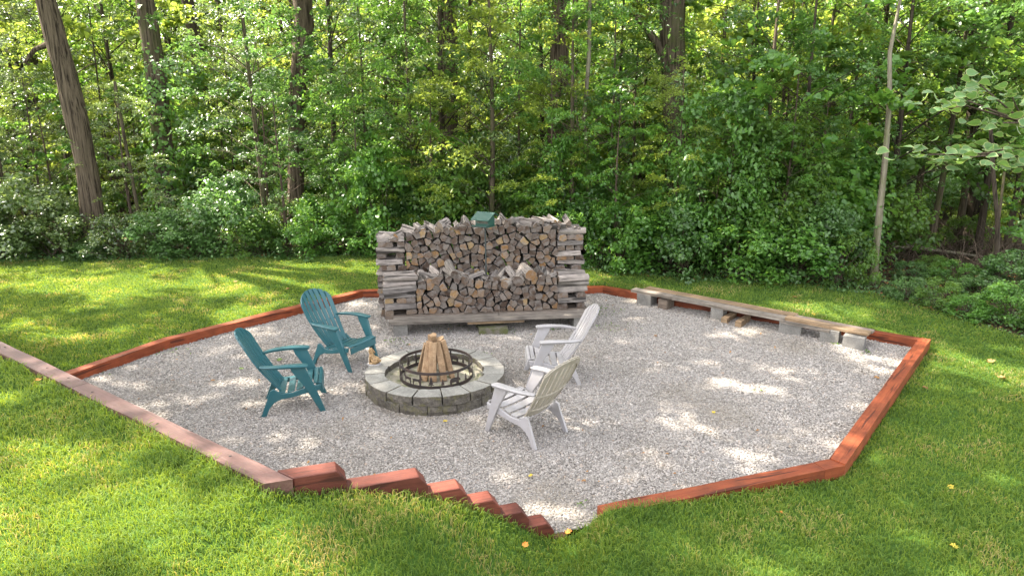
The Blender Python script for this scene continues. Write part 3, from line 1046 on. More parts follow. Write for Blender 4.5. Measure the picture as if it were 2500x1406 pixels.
# two stout round logs lying forward on top
def round_log(rad, L, rnd):
    return log_mesh([(math.cos(k * math.pi / 4) * rad, math.sin(k * math.pi / 4) * rad) for k in range(8)], L, rnd, shrink=1.0, bark=0)
for x, y, z, a, b, rad in ((1.90, -0.06, 0.47, -0.35, 0.16, 0.085), (2.12, -0.05, 0.545, 0.25, 0.1, 0.09), (0.98, -0.05, 0.60, 0.2, 0.22, 0.06), (1.72, -0.08, 0.42, -0.6, 0.12, 0.065)):
    me = round_log(rad, 0.42, fs.r)
    me.materials[1] = M_BARKL
    fs.put(me, (x, y, z), (b, 0.3, a))

rs_root = thing('log_stack', 'tall rear stack of split grey firewood behind the bird feeder pole', 'woodpile', group='stacks of firewood')
RSO = bp(-0.12, 1.0)
rs = Stack(rs_root, (RSO.x, RSO.y, 0.06), BA, FD, 23)
rtop = interp_top([(0.0, 1.12), (0.3, 1.18), (0.5, 1.25), (0.9, 1.30), (1.3, 1.33), (1.7, 1.31), (2.1, 1.32), (2.6, 1.32), (2.9, 1.29), (3.14, 1.20)])
rs.cells(0.40, 2.76, 0.62, rtop, sp=0.122)
rs.cells(0.40, 2.76, 0.0, lambda x: 0.60, sp=0.17)
rs.crib(-0.02, 0.38, 0.0, 'eseseseseseses', h=0.084)
rs.crib(2.78, 3.18, 0.0, 'seseseseseseses', h=0.086)
rs.loose(0.02, 3.1, rtop, 30, big=0.09)
rs.loose(1.6, 3.0, lambda x: rtop(x) + 0.06, 9, big=0.08)
for y in (0.05, 0.28):
    q0, q1 = bp(-0.14, 1.0 + y), bp(3.08, 1.0 + y)
    plank(q0, q1, 0.012, 0.1, 0.045, M_PLANKD, 'dark runner on the gravel under the rear log stack, ' + ('front one' if y < 0.1 else 'back one'))

# ------------------------------------------------------------------ plank row on blocks at the right edge
def P2(px, py, z): v = G(px, py, z); return (v.x, v.y)


def ang(a, b): return math.atan2(b[1] - a[1], b[0] - a[0])


pl_a, pl_b = P2(1540, 712, 0.19), P2(2120, 822, 0.19)
PD = (Vector(pl_b) - Vector(pl_a)); PL = PD.length; PD.normalize(); PN = Vector((-PD.y, PD.x)); PA = math.atan2(PD.y, PD.x)


def rp(s, v): return Vector(pl_a) + PD * s + PN * v


def frac(px):
    """distance along the plank row for a picture column"""
    lo, hi = 0.0, PL
    for _ in range(40):
        m = (lo + hi) / 2; c = rp(m, 0)
        x, y, d = PX(np.array([c.x, c.y, 0.19]))
        lo, hi = (m, hi) if x < px else (lo, m)
    return lo


print('plank row length', PL, 'angle', math.degrees(PA))
plank(rp(0, 0), rp(frac(1638), 0), 0.185, 0.17, 0.045, M_PLANK, 'short silvery plank at the far end of the low plank row')
plank(rp(frac(1640), -0.01), rp(frac(1914), -0.03), 0.185, 0.18, 0.045, M_PLANK, 'long silvery plank in the front of the low plank row')
plank(rp(frac(1555), 0.20), rp(frac(1925), 0.20), 0.185, 0.21, 0.04, M_PLANKT, 'long tan plank along the back of the low plank row')
plank(rp(frac(1905), -0.035), rp(frac(2028), -0.055), 0.155, 0.09, 0.035, M_PLANK, 'narrow grey board under the near end of the plank row')
plank(rp(frac(1912), 0.03), rp(frac(2118), 0.01), 0.192, 0.15, 0.038, M_PLANKT, 'tan plank at the near end of the low plank row')
plank(rp(frac(1925), 0.20), rp(frac(2132), 0.18), 0.185, 0.13, 0.036, M_PLANKD, 'dark weathered plank against the red timber at the near end')
for px, v, da, lab, sx, sy in ((1572, 0.02, 0.0, 'grey block at the far end of the low plank row', 0.26, 0.22), (1750, 0.0, 0.1, 'grey block under the long silvery plank, left of two lumber stubs', 0.19, 0.20),
                               (1928, 0.0, 0.15, 'grey block where the silvery and tan planks meet', 0.30, 0.2), (2026, -0.03, 0.1, 'grey block second from the near end of the plank row', 0.24, 0.19), (2088, -0.09, 0.1, 'grey block nearest the red corner, half clear of the planks', 0.26, 0.2)):
    q = rp(frac(px), v + 0.09); block(q.x, q.y, PA + da, lab, sx=sx, sy=sy, sz=0.193 if v > -0.05 else 0.185)
q = rp(frac(1620), 0.10); block(q.x, q.y, PA, 'brown wooden stub beside the far block of the plank row', sx=0.16, sy=0.25, sz=0.17, m=M_PLANKD, cat='wood stub', name='wood_stub')
for px, v, lab in ((1775, 0.10, 'left lumber stub poking out under the long silvery plank'), (1812, 0.06, 'right lumber stub poking out under the long silvery plank')):
    q = rp(frac(px), v); o = obj('lumber_stub', box_me('lumber_stub', 0.09, 0.42, 0.09, bevel=0.004), M_PLANKT); o.location = (q.x, q.y, 0.0); o.rotation_euler = (0, 0, PA + 0.05)
    tag(o, lab, 'lumber stub')

# ------------------------------------------------------------------ fire pit
PC = Vector((-0.895, 7.48)); PR = 0.80
pit = thing('fire_pit', 'round fire pit of two courses of grey split-face blocks', 'fire pit', (PC.x, PC.y, 0))


def arc_block(r0, r1, a0, a1, z0, z1, seed, rough=0.022, nseg=6):
    rr = random.Random(seed)
    V, F, MI = [], [], []
    zs = [z0, (z0 + z1) / 2, z1]
    for i in range(nseg + 1):
        a = a0 + (a1 - a0) * i / nseg
        ring = []
        for z in zs:
            ro = r1 + noise.noise(Vector((math.cos(a) * 9, math.sin(a) * 9, z * 22 + seed))) * rough * (1.0 if z != z1 else 0.5) + (0.006 if z == zs[1] else 0)
            ring.append((ro, z))
        ring += [(r0 + noise.noise(Vector((a * 9, seed, 3))) * 0.018, z1), (r0, z0)]
        for rad, z in ring: V.append((math.cos(a) * rad, math.sin(a) * rad, z + (rr.uniform(-.001, .001))))
    n = 5
    for i in range(nseg):
        for k in range(n):
            a, b = i * n + k, i * n + (k + 1) % n
            F.append((a, b, b + n, a + n)); MI.append(1 if k in (0, 1) else 0 if k == 2 else 1)
    F.append(tuple(range(n))[::-1]); MI.append(1)
    F.append(tuple(nseg * n + k for k in range(n))); MI.append(1)
    me = pymesh('block', V, [f[::-1] for f in F], mi=MI)
    me.materials.append(M_PITT); me.materials.append(M_PITF)
    return me


def add_bevel(o, w=0.005, seg=2):
    b = o.modifiers.new('edge', 'BEVEL'); b.width = w; b.segments = seg; b.limit_method = 'ANGLE'; b.angle_limit = R(40)
    return o


NB = 16
for c, (z0, z1) in enumerate(((-0.02, 0.104), (0.107, 0.212))):
    for i in range(NB):
        gap = 0.007 if c else 0.004
        a0 = 2 * math.pi * (i + 0.5 * c) / NB + gap; a1 = 2 * math.pi * (i + 1 + 0.5 * c) / NB - gap
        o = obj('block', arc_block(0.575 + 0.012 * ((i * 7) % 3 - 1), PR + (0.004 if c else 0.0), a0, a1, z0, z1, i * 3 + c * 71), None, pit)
        add_bevel(o)
        if c: o.location = (random.uniform(-.006, .006), random.uniform(-.006, .006), random.uniform(-.002, .003))
# fill of the pit
bm = bmesh.new()
rows = []
for r_ in (0.0, 0.15, 0.3, 0.45, 0.60):
    rows.append([bm.verts.new((math.cos(k * math.pi / 16) * r_, math.sin(k * math.pi / 16) * r_, 0.125 + 0.018 * noise.noise(Vector((k * .7, r_ * 9, 0))) + (0.02 if r_ > .5 else 0))) for k in range(32)] if r_ > 0 else [bm.verts.new((0, 0, 0.12))])
for k in range(32): bm.faces.new((rows[0][0], rows[1][k], rows[1][(k + 1) % 32]))
for a, b in zip(rows[1:], rows[2:]):
    for k in range(32): bm.faces.new((a[k], b[k], b[(k + 1) % 32], a[(k + 1) % 32]))
obj('sand_fill', bm_done(bm, 'sand_fill', smooth=True), M_SAND, pit)

# iron ring with cut-out animals and trees
RC = Vector((-0.885, 7.50)); RR = 0.425; RZ0 = 0.14; RZ1 = 0.325
ring = thing('fire_ring', 'black iron fire ring with cut-out deer, bears and pine trees round its side', 'fire ring', (RC.x, RC.y, 0))


def hoop(z0, z1, rad, th=0.006, n=64):
    V, F = [], []
    for k in range(n):
        a = 2 * math.pi * k / n
        for r_, z in ((rad, z0), (rad, z1), (rad - th, z1), (rad - th, z0)): V.append((math.cos(a) * r_, math.sin(a) * r_, z))
    for k in range(n):
        for j in range(4):
            F.append((k * 4 + j, ((k + 1) % n) * 4 + j, ((k + 1) % n) * 4 + (j + 1) % 4, k * 4 + (j + 1) % 4))
    return pymesh('hoop', V, F, smooth=False)


obj('top_band', hoop(RZ1 - 0.030, RZ1 + 0.002, RR, 0.010), M_IRON, ring)
obj('base_band', hoop(RZ0 - 0.03, RZ0 + 0.030, RR), M_IRON, ring)
DEER = [(-.055, 0), (-.048, 0), (-.044, .035), (-.03, .045), (.015, .045), (.026, .03), (.026, 0), (.033, 0), (.036, .035), (.042, .05), (.048, .068), (.066, .072), (.068, .08), (.054, .088), (.062, .104), (.070, .112), (.058, .108),
        (.050, .096), (.044, .104), (.048, .120), (.040, .110), (.038, .092), (.034, .082), (.020, .072), (-.035, .075), (-.055, .070), (-.064, .078), (-.062, .060), (-.056, .045), (-.062, .028)]
BEAR = [(-.06, 0), (-.042, 0), (-.038, .02), (.012, .022), (.018, 0), (.036, 0), (.04, .03), (.052, .034), (.072, .036), (.074, .046), (.062, .056), (.058, .066), (.050, .060), (.03, .072), (0, .078), (-.04, .074), (-.062, .058), (-.066, .03)]
PINE = [(-.005, 0), (.005, 0), (.005, .014), (.032, .012), (.014, .034), (.026, .034), (.010, .058), (.020, .058), (.006, .080), (.012, .082), (0, .110), (-.012, .082), (-.006, .080), (-.020, .058), (-.010, .058), (-.026, .034), (-.014, .034), (-.032, .012), (-.005, .014)]
for k in range(18):
    shp, nm = ((DEER, 'deer_cutout'), (PINE, 'pine_tree_cutout'), (PINE, 'pine_tree_cutout'), (BEAR, 'bear_cutout'), (PINE, 'pine_tree_cutout'), (DEER, 'deer_cutout'))[k % 6]
    a = 2 * math.pi * (k + 0.3) / 18 + (0.04 if k % 3 == 1 else 0)
    sc = 1.0 if shp is not PINE else (1.05 if k % 2 else 0.75)
    fl = -1 if k % 6 == 5 else 1
    n = len(shp); V, F = [], []
    for dr in (0.0, -0.005):
        for x, z in shp:
            aa = a + fl * x * sc / RR
            V.append((math.cos(aa) * (RR + dr - .001), math.sin(aa) * (RR + dr - .001), RZ0 + 0.027 + z * sc))
    F = [tuple(range(n)), tuple(range(n, 2 * n))[::-1]] + [(i, (i + 1) % n, (i + 1) % n + n, i + n) for i in range(n)]
    obj(nm, pymesh(nm, V, F), M_IRON, ring)
for k in range(6):
    a = 2 * math.pi * k / 6 + 0.2
    o = obj('upright', box_me('upright', 0.006, 0.018, RZ1 - RZ0 - 0.02, z0=RZ0 + 0.01), M_IRON, ring); o.location = (math.cos(a) * (RR - .004), math.sin(a) * (RR - .004), 0); o.rotation_euler = (0, 0, a)

# tepee of split logs
def tlog(base, top, w, m, label, seed, rz=0.0, shape=None):
    rr = random.Random(seed)
    base, top = Vector(base), Vector(top)
    d = top - base; L = d.length
    pts = [(x * w, y * w) for x, y in (shape or [(-.5, -.42), (.48, -.5), (.55, .1), (.2, .52), (-.42, .38)])]
    me = log_mesh(pts, L, rr, shrink=1.0, bark=1)
    for v in me.vertices: v.co = (v.co.x, -v.co.z, v.co.y)
    me.materials.clear()
    for mm in (M_SAWN, m, M_BARKL if seed % 3 == 0 else m): me.materials.append(mm)
    o = obj('campfire_log', me); o.location = base
    qz = d.to_track_quat('Z', 'Y')
    o.rotation_mode = 'QUATERNION'
    from mathutils import Quaternion
    o.rotation_quaternion = qz @ Quaternion((0, 0, 1), rz)
    add_bevel(o, 0.004, 1)
    return tag(o, label, 'campfire log', 'campfire logs leaned together in the fire ring')


cx, cy = RC.x + 0.0, RC.y + 0.02
tlog((cx - .135, cy - .17, .125), (cx - .058, cy - .03, .555), 0.080, M_TPINK, 'pinkish brown log, leftmost of the upright campfire logs', 3, 0.35)
tlog((cx - .015, cy - .21, .125), (cx - .022, cy - .07, .550), 0.082, M_TWARM, 'broad orange tan log facing front in the middle of the campfire', 4, 0.05)
tlog((cx + .10, cy - .18, .125), (cx + .035, cy - .05, .555), 0.075, M_TPALE, 'pale greenish tan log just right of the broad middle one', 5, -0.45)
tlog((cx + .205, cy - .07, .125), (cx + .070, cy + .01, .55), 0.058, M_TWARM, 'narrow orange log leaning in from the right of the campfire', 7, -0.8)
tlog((cx - .07, cy + .20, .125), (cx - .035, cy + .05, .61), 0.095, M_TPALE, 'campfire log behind, its pale sawn end showing highest of all', 8, 0.5)
tlog((cx + .11, cy + .19, .125), (cx + .035, cy + .06, .555), 0.085, M_TPINK, 'campfire log leaning from behind on the right', 10, 0.5)
tlog((cx - .21, cy + .08, .125), (cx - .11, cy + .04, .51), 0.07, M_TPINK, 'campfire log mostly hidden behind the pinkish one', 13, 0.5)

# ------------------------------------------------------------------ rabbit figurine
def rabbit():
    t = thing('rabbit_figurine', 'small brown and white rabbit ornament sitting on the left rim of the fire pit', 'garden ornament', (-1.655, 7.67, 0.213), R(168))
    bm = bmesh.new()
    def ell(c, r_, rot=(0, 0, 0)):
        m_ = Matrix.Translation(c) @ Matrix.Rotation(rot[1], 4, 'Y') @ Matrix.Rotation(rot[0], 4, 'X') @ Matrix.Diagonal((*r_, 1))
        bmesh.ops.create_icosphere(bm, subdivisions=3, radius=1, matrix=m_)
    ell((-.030, 0, .050), (.055, .044, .050))            # haunch
    ell((.010, 0, .085), (.036, .036, .055), (0, R(12), 0))   # chest
    ell((.028, 0, .140), (.024, .023, .030), (0, R(15), 0))   # neck
    ell((.043, 0, .168), (.036, .026, .026), (0, R(-28), 0))  # head tipped up
    ell((.074, 0, .182), (.016, .014, .013))             # muzzle
    for s in (-1, 1):
        ell((-.03, s * .034, .032), (.036, .018, .030))  # thigh
        ell((.012, s * .036, .012), (.034, .013, .011))  # hind foot
        ell((.042, s * .015, .045), (.012, .011, .045))  # foreleg
        ell((.050, s * .015, .008), (.018, .011, .008))
        ell((.004, s * .022, .160), (.012, .008, .046), (0, R(38), 0))  # ear laid back
    ell((-.086, 0, .045), (.018, .018, .018))            # tail
    me = bm_done(bm, 'body')
    m, nt, N, L, P = mat('rabbit_glaze')
    mp = coords(nt)
    n = nd(nt, 'ShaderNodeTexNoise', i_Scale=60.0, i_Detail=6.0)
    L.new(mp.outputs[0], n.inputs['Vector'])
    r = ramp(nt, [(0.35, (0.16, 0.09, 0.035)), (0.65, (0.36, 0.24, 0.11))])
    L.new(n.outputs['Fac'], r.inputs[0])
    tc = nt.nodes.new('ShaderNodeTexCoord'); sp = nt.nodes.new('ShaderNodeSeparateXYZ'); L.new(tc.outputs['Object'], sp.inputs[0])
    mr = nd(nt, 'ShaderNodeMapRange'); mr.inputs['From Min'].default_value = 0.035; mr.inputs['From Max'].default_value = 0.05
    L.new(sp.outputs['X'], mr.inputs['Value'])
    L.new(mixc(nt, r.outputs[0], (0.55, 0.50, 0.42), mr.outputs[0]), P.inputs['Base Color'])
    P.inputs['Roughness'].default_value = 0.6
    o = obj('body', me, m, t)
    rm = o.modifiers.new('skin', 'REMESH'); rm.mode = 'VOXEL'; rm.voxel_size = 0.004; rm.use_smooth_shade = True
    sm = o.modifiers.new('soft', 'SMOOTH'); sm.iterations = 4
    bm = bmesh.new()
    bmesh.ops.create_cone(bm, cap_ends=True, segments=20, radius1=0.085, radius2=0.078, depth=0.014, matrix=Matrix.Translation((-.012, 0, .003)) @ Matrix.Diagonal((1, .75, 1, 1)))
    obj('base', bm_done(bm, 'base', bevel=0.003), M_WHITE, t)
    for s in (-1, 1):
        bm = bmesh.new(); bmesh.ops.create_icosphere(bm, subdivisions=1, radius=0.004, matrix=Matrix.Translation((.052, s * .024, .178)))
        obj('eye', bm_done(bm, 'eye', smooth=True), M_IRON, t)


rabbit()

# ------------------------------------------------------------------ chairs
def sheet(name, rows, th, m, parent, flip=False, bevel=0.004):
    """rows of points (grid) -> slab of thickness th"""
    nr, nc = len(rows), len(rows[0])
    V = [Vector(p) for r_ in rows for p in r_]
    N_ = [Vector((0, 0, 0)) for _ in V]
    F = []
    for i in range(nr - 1):
        for j in range(nc - 1):
            a, b, c, d = i * nc + j, i * nc + j + 1, (i + 1) * nc + j + 1, (i + 1) * nc + j
            F.append((a, b, c, d))
            n = (V[b] - V[a]).cross(V[d] - V[a]) + (V[d] - V[c]).cross(V[b] - V[c])
            for q_ in (a, b, c, d): N_[q_] += n
    o_ = len(V)
    V2 = V + [v - (n.normalized() if n.length > 0 else Vector((0, 0, 1))) * th for v, n in zip(V, N_)]
    G2 = [tuple(reversed([q_ + o_ for q_ in f])) for f in F]
    side = []
    ringi = [j for j in range(nc)] + [i * nc + nc - 1 for i in range(1, nr)] + [(nr - 1) * nc + j for j in range(nc - 2, -1, -1)] + [i * nc for i in range(nr - 2, 0, -1)]
    for k in range(len(ringi)):
        a, b = ringi[k], ringi[(k + 1) % len(ringi)]
        side.append((b, a, a + o_, b + o_))
    me = pymesh(name, V2, F + G2 + side, smooth=False)
    o = obj(name, me, m, parent)
    if bevel: add_bevel(o, bevel, 2)
    return o


def chair(loc, rz, m, mback, label, style='teal'):
    t = thing('adirondack_chair', label, 'chair', (loc[0], loc[1], 0.0), rz - math.pi / 2, group='plastic garden chairs round the fire pit')
    # local: +y forward
    L = 0.84
    b0 = Vector((0, -0.13, 0.235)); b1 = Vector((0, -0.505, 0.915))
    def back(u, s, off=0.0):
        """u in -1..1 across, s in 0..1 along"""
        half = (0.185 + 0.085 * math.sin(min(s, 0.78) / 0.78 * math.pi / 2))
        p = b0.lerp(b1, s)
        curl = 0.05 * math.sin(s * math.pi) * -1                       # slight backward belly
        dip = 0.035 * u * u
        nrm = Vector((0, 0.875, 0.483))
        top = -0.10 * max(0, s - 0.7) ** 2 / 0.09
        return Vector((u * half, p.y, p.z)) + nrm * (dip + curl * 0.6 + off + top * 0.25)
    ns = 7
    g = 0.034
    for k in range(ns):
        u0, u1 = -1 + 2 * k / ns + g, -1 + 2 * (k + 1) / ns - g
        rows = []
        m_ = 12
        for i in range(m_ + 1):
            s = i / m_
            row = []
            for u in (u0, (u0 + u1) / 2, u1):
                st = 1.0 - 0.30 * (1 - math.sqrt(max(0, 1 - (abs(u) * 0.985) ** 2)))          # arched top
                row.append(back(u, s * st))
            rows.append(row)
        sheet('back_slat', rows, 0.012, mback, t, bevel=0.003)
    # braces behind the slats
    for s_, w_ in ((0.10, 0.10), (0.42, 0.03)):
        rows = [[back(u, s_ + ds, -0.011) for u in np.linspace(-0.98, 0.98, 9)] for ds in (-w_ / 2, w_ / 2)]
        rows = rows[::-1] if False else rows
        sheet('back_brace', [list(r_) for r_ in zip(*rows)][::-1], 0.018, mback, t, bevel=0.003)
    us = np.linspace(-0.97, 0.97, 17)
    def st(u): return 1.0 - 0.30 * (1 - math.sqrt(max(0, 1 - (abs(u) * 0.985) ** 2)))
    rows = [[back(u, st(u) - 0.10, -0.011), back(u, st(u) - 0.008, -0.011)] for u in us]
    sheet('back_brace', rows[::-1], 0.008, mback, t, bevel=0)
    # edge rims of the back
    for sgn in (-1, 1):
        rows = [[back(sgn * 0.955, s, -0.010), back(sgn * 0.995, s, -0.010)] for s in np.linspace(0, st(0.98), 12)]
        if sgn > 0: pass
        else: rows = [r_[::-1] for r_ in rows]
        sheet('back_rim', rows, 0.014, mback, t, bevel=0)
    # seat: lateral slats on a dished profile
    prof = [(-0.135, 0.238), (-0.06, 0.232), (0.02, 0.243), (0.10, 0.268), (0.18, 0.298), (0.25, 0.322), (0.295, 0.328), (0.325, 0.312)]
    def sp_(v):
        L_ = len(prof) - 1; f_ = v * L_; i = min(int(f_), L_ - 1); a = f_ - i
        return (prof[i][0] * (1 - a) + prof[i + 1][0] * a, prof[i][1] * (1 - a) + prof[i + 1][1] * a)
    nsl = 6
    for k in range(nsl):
        v0, v1 = k / nsl + 0.020, (k + 1) / nsl - 0.020
        if k == nsl - 1: v1 = 1.0
        rows = []
        for v in np.linspace(v0, v1, 4):
            y, z = sp_(v)
            hw = 0.205 + 0.035 * v
            rows.append([(x * hw, y, z + 0.012 * x * x) for x in (-1, -.5, 0, .5, 1)])
        sheet('seat_slat', rows, 0.014, m, t, bevel=0.003)
    # apron below the front edge
    rows = [[(x * 0.235, 0.325 - 0.010 * (1 - dz), 0.305 - dz * 0.075) for x in (-1, -.5, 0, .5, 1)] for dz in (0, 0.5, 1)]
    sheet('apron', [r_[::-1] for r_ in rows], 0.012, m, t, bevel=0.002)
    for sgn in (-1, 1):
        # side rail that arches down into the rear leg
        out = [(0.315, 0.318), (0.18, 0.300), (0.02, 0.245), (-0.10, 0.243), (-0.165, 0.30), (-0.20, 0.285), (-0.235, 0.20), (-0.275, 0.10), (-0.315, 0.0), (-0.262, 0.0), (-0.225, 0.085), (-0.175, 0.145), (-0.10, 0.180), (0.02, 0.195), (0.17, 0.232), (0.30, 0.255)]
        bm = bmesh.new()
        vv = prism(bm, out, 0.0, 0.026, 'yz')
        for v in bm.verts:
            flare = 0.225 + 0.02 * max(0, (v.co.y + 0.1) / 0.4)
            if v.co.y < -0.1: flare += 0.0 + 0.05 * max(0, 0.2 - v.co.z)
            v.co.x = sgn * (v.co.x + flare)
        o = obj('rear_leg', bm_done(bm, 'rear_leg'), m, t); add_bevel(o, 0.005, 2)
        # front leg: from under the arm, splayed forward and out
        bm = bmesh.new()
        secs = [(0.56, 0.085, 0.140, 0.292, .030), (0.50, 0.105, 0.150, 0.290, .032), (0.33, 0.190, 0.105, 0.272, .034), (0.18, 0.252, 0.082, 0.262, .032), (0.0, 0.322, 0.055, 0.258, .028)]
        ringv = []
        for z, yc, wy, x, th in secs:
            ringv.append([bm.verts.new((sgn * (x - th / 2), yc - wy / 2, z)), bm.verts.new((sgn * (x + th / 2), yc - wy / 2, z)), bm.verts.new((sgn * (x + th / 2), yc + wy / 2, z)), bm.verts.new((sgn * (x - th / 2), yc + wy / 2, z))])
        for a, b in zip(ringv, ringv[1:]):
            for k in range(4): bm.faces.new((a[k], a[(k + 1) % 4], b[(k + 1) % 4], b[k]))
        bm.faces.new(ringv[0]); bm.faces.new(ringv[-1][::-1])
        o = obj('front_leg', bm_done(bm, 'front_leg'), m, t); add_bevel(o, 0.006, 2)
        # arm: broad in front, curving in to the back
        path = [(0.178, 0.300, 0.568, 0.046), (0.10, 0.304, 0.574, 0.048), (0.0, 0.306, 0.577, 0.045), (-0.10, 0.300, 0.575, 0.040), (-0.18, 0.286, 0.571, 0.035), (-0.245, 0.262, 0.566, 0.031), (-0.290, 0.236, 0.562, 0.028)]
        rows = []
        for y, x, z, w_ in path:
            rows.append([(sgn * (x - w_), y, z - 0.006), (sgn * (x - w_ * .6), y, z), (sgn * (x + w_ * .6), y, z), (sgn * (x + w_), y, z - 0.010)])
        rows.insert(0, [(sgn * (0.300 - .032), 0.196, 0.558), (sgn * (0.3 - .02), 0.198, 0.560), (sgn * (0.3 + .02), 0.198, 0.560), (sgn * (0.300 + .032), 0.196, 0.556)])
        if sgn > 0: rows = rows[::-1]
        sheet('armrest', rows, 0.026, m, t, bevel=0.006)
        # strut from arm end to the back edge
    return t


def vec_ang(a, b): return math.atan2(b[1] - a[1], b[0] - a[0])


chair((-2.40, 6.96), R(14), M_TEAL, M_TEAL, 'teal plastic armchair nearest the camera, seen side on left of the fire pit')
chair((-2.16, 8.30), R(-28), M_TEAL, M_TEAL, 'teal plastic armchair behind, angled towards the fire pit and the rabbit ornament')
chair((0.16, 6.31), R(139), M_WHITE, M_CREAM, 'white plastic armchair nearest the camera with its shade-tinted back turned')
chair((0.50, 7.76), R(182), M_WHITE, M_WHITE, 'white plastic armchair seen side on in front of the right end of the woodpile')

# ------------------------------------------------------------------ bird feeder
bf = thing('bird_feeder', 'green metal bird feeder with a slanted roof on a thin pole between the log stacks', 'bird feeder', (-0.40, 10.05, 0), R(-28))
Tp = Tubes().add([(0, 0, 0.0), (0.01, 0, 0.8), (0, 0, 1.50)], [0.014, 0.013, 0.012], 8)
obj('pole', Tp.mesh('pole'), M_POLE, bf)
bm = bmesh.new()
prism(bm, [(-0.085, 1.50), (0.085, 1.50), (0.085, 1.60), (0.035, 1.665), (-0.085, 1.60)], -0.115, 0.115, 'yz')
obj('housing', bm_done(bm, 'housing', bevel=0.003), M_FEED, bf)
bm = bmesh.new()
prism(bm, [(-0.165, 1.585), (-0.165, 1.597), (0.035, 1.692), (0.035, 1.680)], -0.15, 0.15, 'yz')
obj('roof', bm_done(bm, 'roof', bevel=0.002), M_FEED, bf)
bm = bmesh.new()
prism(bm, [(0.0355, 1.680), (0.0355, 1.692), (0.135, 1.640), (0.135, 1.628)], -0.15, 0.15, 'yz')
obj('rear_roof', bm_done(bm, 'rear_roof', bevel=0.002), M_FEED, bf)
o = obj('seed_window', box_me('seed_window', 0.19, 0.004, 0.05, z0=1.535), M_SEED, bf); o.location = (0, -0.088, 0)
bm = bmesh.new()
prism(bm, [(-0.17, 1.487), (0.10, 1.487), (0.10, 1.497), (-0.165, 1.497), (-0.165, 1.515), (-0.17, 1.515)], -0.13, 0.13, 'yz')
obj('tray', bm_done(bm, 'tray', bevel=0.0015), M_FEED, bf)
obj('perch', Tubes().add([(-0.13, -0.185, 1.50), (0.13, -0.185, 1.50)], [0.006, 0.006], 6).mesh('perch'), M_POLE, bf)
for s in (-1, 1): obj('perch_arm', Tubes().add([(s * 0.125, -0.187, 1.50), (s * 0.125, -0.09, 1.52)], [0.004, 0.004], 5).mesh('perch_arm'), M_POLE, bf)

# ------------------------------------------------------------------ foliage
def leaves(name, C, size, Nrm, tint, shape='leaf', aspect=0.55, seed=0):
    """C (N,3) centres; size (N,); Nrm (N,3) rough facing"""
    r = np.random.default_rng(seed)
    n = len(C)
    Nn = Nrm / np.maximum(np.linalg.norm(Nrm, axis=1, keepdims=True), 1e-6)
    d = r.normal(size=(n, 3)); d -= (d * Nn).sum(1, keepdims=True) * Nn
    d /= np.maximum(np.linalg.norm(d, axis=1, keepdims=True), 1e-6)
    d[:, 2] -= 0.35; d /= np.linalg.norm(d, axis=1, keepdims=True)
    s = np.cross(Nn, d); s /= np.maximum(np.linalg.norm(s, axis=1, keepdims=True), 1e-6)
    u = np.cross(d, s)
    sz = size[:, None]
    if shape == 'leaf':
        prof = [(-0.5, 0, 0), (-0.08, -aspect * 0.5, 0.10), (0.5, 0, -0.10), (-0.08, aspect * 0.5, 0.10)]
        faces = [(0, 1, 2), (0, 2, 3)]
    elif shape == 'broad':
        prof = [(-0.42, 0, 0), (-0.38, -aspect * 0.42, 0.05), (-0.02, -aspect * 0.5, 0.08), (0.5, 0, -0.12), (-0.02, aspect * 0.5, 0.08), (-0.38, aspect * 0.42, 0.05)]
        faces = [(0, 1, 2), (0, 2, 3), (0, 3, 4), (0, 4, 5)]
    else:                                                # lobed, maple or oak like
        prof = [(-0.45, 0, 0), (-0.28, -0.42 * aspect * 1.6, 0.06), (0.0, -0.16, 0.03), (0.16, -0.40 * aspect * 1.4, 0.08), (0.22, -0.10, 0.0), (0.52, 0, -0.10), (0.22, 0.10, 0.0), (0.16, 0.40 * aspect * 1.4, 0.08), (0.0, 0.16, 0.03), (-0.28, 0.42 * aspect * 1.6, 0.06)]
        faces = [(0, 1, 2), (2, 3, 4), (0, 2, 4), (0, 4, 5), (0, 5, 6), (0, 6, 8), (6, 7, 8), (0, 8, 9)]
    V = np.stack([C + sz * (a * d + b * s + c * u) for a, b, c in prof], 1).reshape(-1, 3)
    k = len(prof)
    F = (np.arange(n)[:, None, None] * k + np.array(faces)[None]).reshape(-1, 3)
    return npmesh(name, V, F, np.repeat(tint, k))


def sprays(cen, rad, per, r, droop=0.25, thick=0.05, up=1.0, spread=0.55):
    """flat leaf sprays at branch ends"""
    C, Nn, T = [], [], []
    for c, R_ in zip(cen, rad):
        n = max(3, int(per * (R_ / 0.5) ** 2 * r.uniform(0.7, 1.2)))
        rr = R_ * np.sqrt(r.random(n)); a = r.random(n) * 2 * math.pi
        # ragged lobes
        rr *= 0.75 + 0.35 * np.sin(a * 3 + r.random() * 6)
        ax = r.normal(size=2) * 0.25
        x, y = rr * np.cos(a), rr * np.sin(a) * r.uniform(0.55, 1.0)
        z = -droop * rr * rr / max(R_, .1) + r.normal(size=n) * thick + ax[0] * x + ax[1] * y
        C.append(np.stack([c[0] + x, c[1] + y, c[2] + z], 1))
        Nn.append(np.stack([r.normal(size=n) * spread - ax[0], r.normal(size=n) * spread - ax[1], np.full(n, up)], 1))
        T.append(np.clip(r.normal(0.45, 0.22, n) + r.normal(0, 0.16), 0, 1))
    return np.concatenate(C), np.concatenate(Nn), np.concatenate(T)


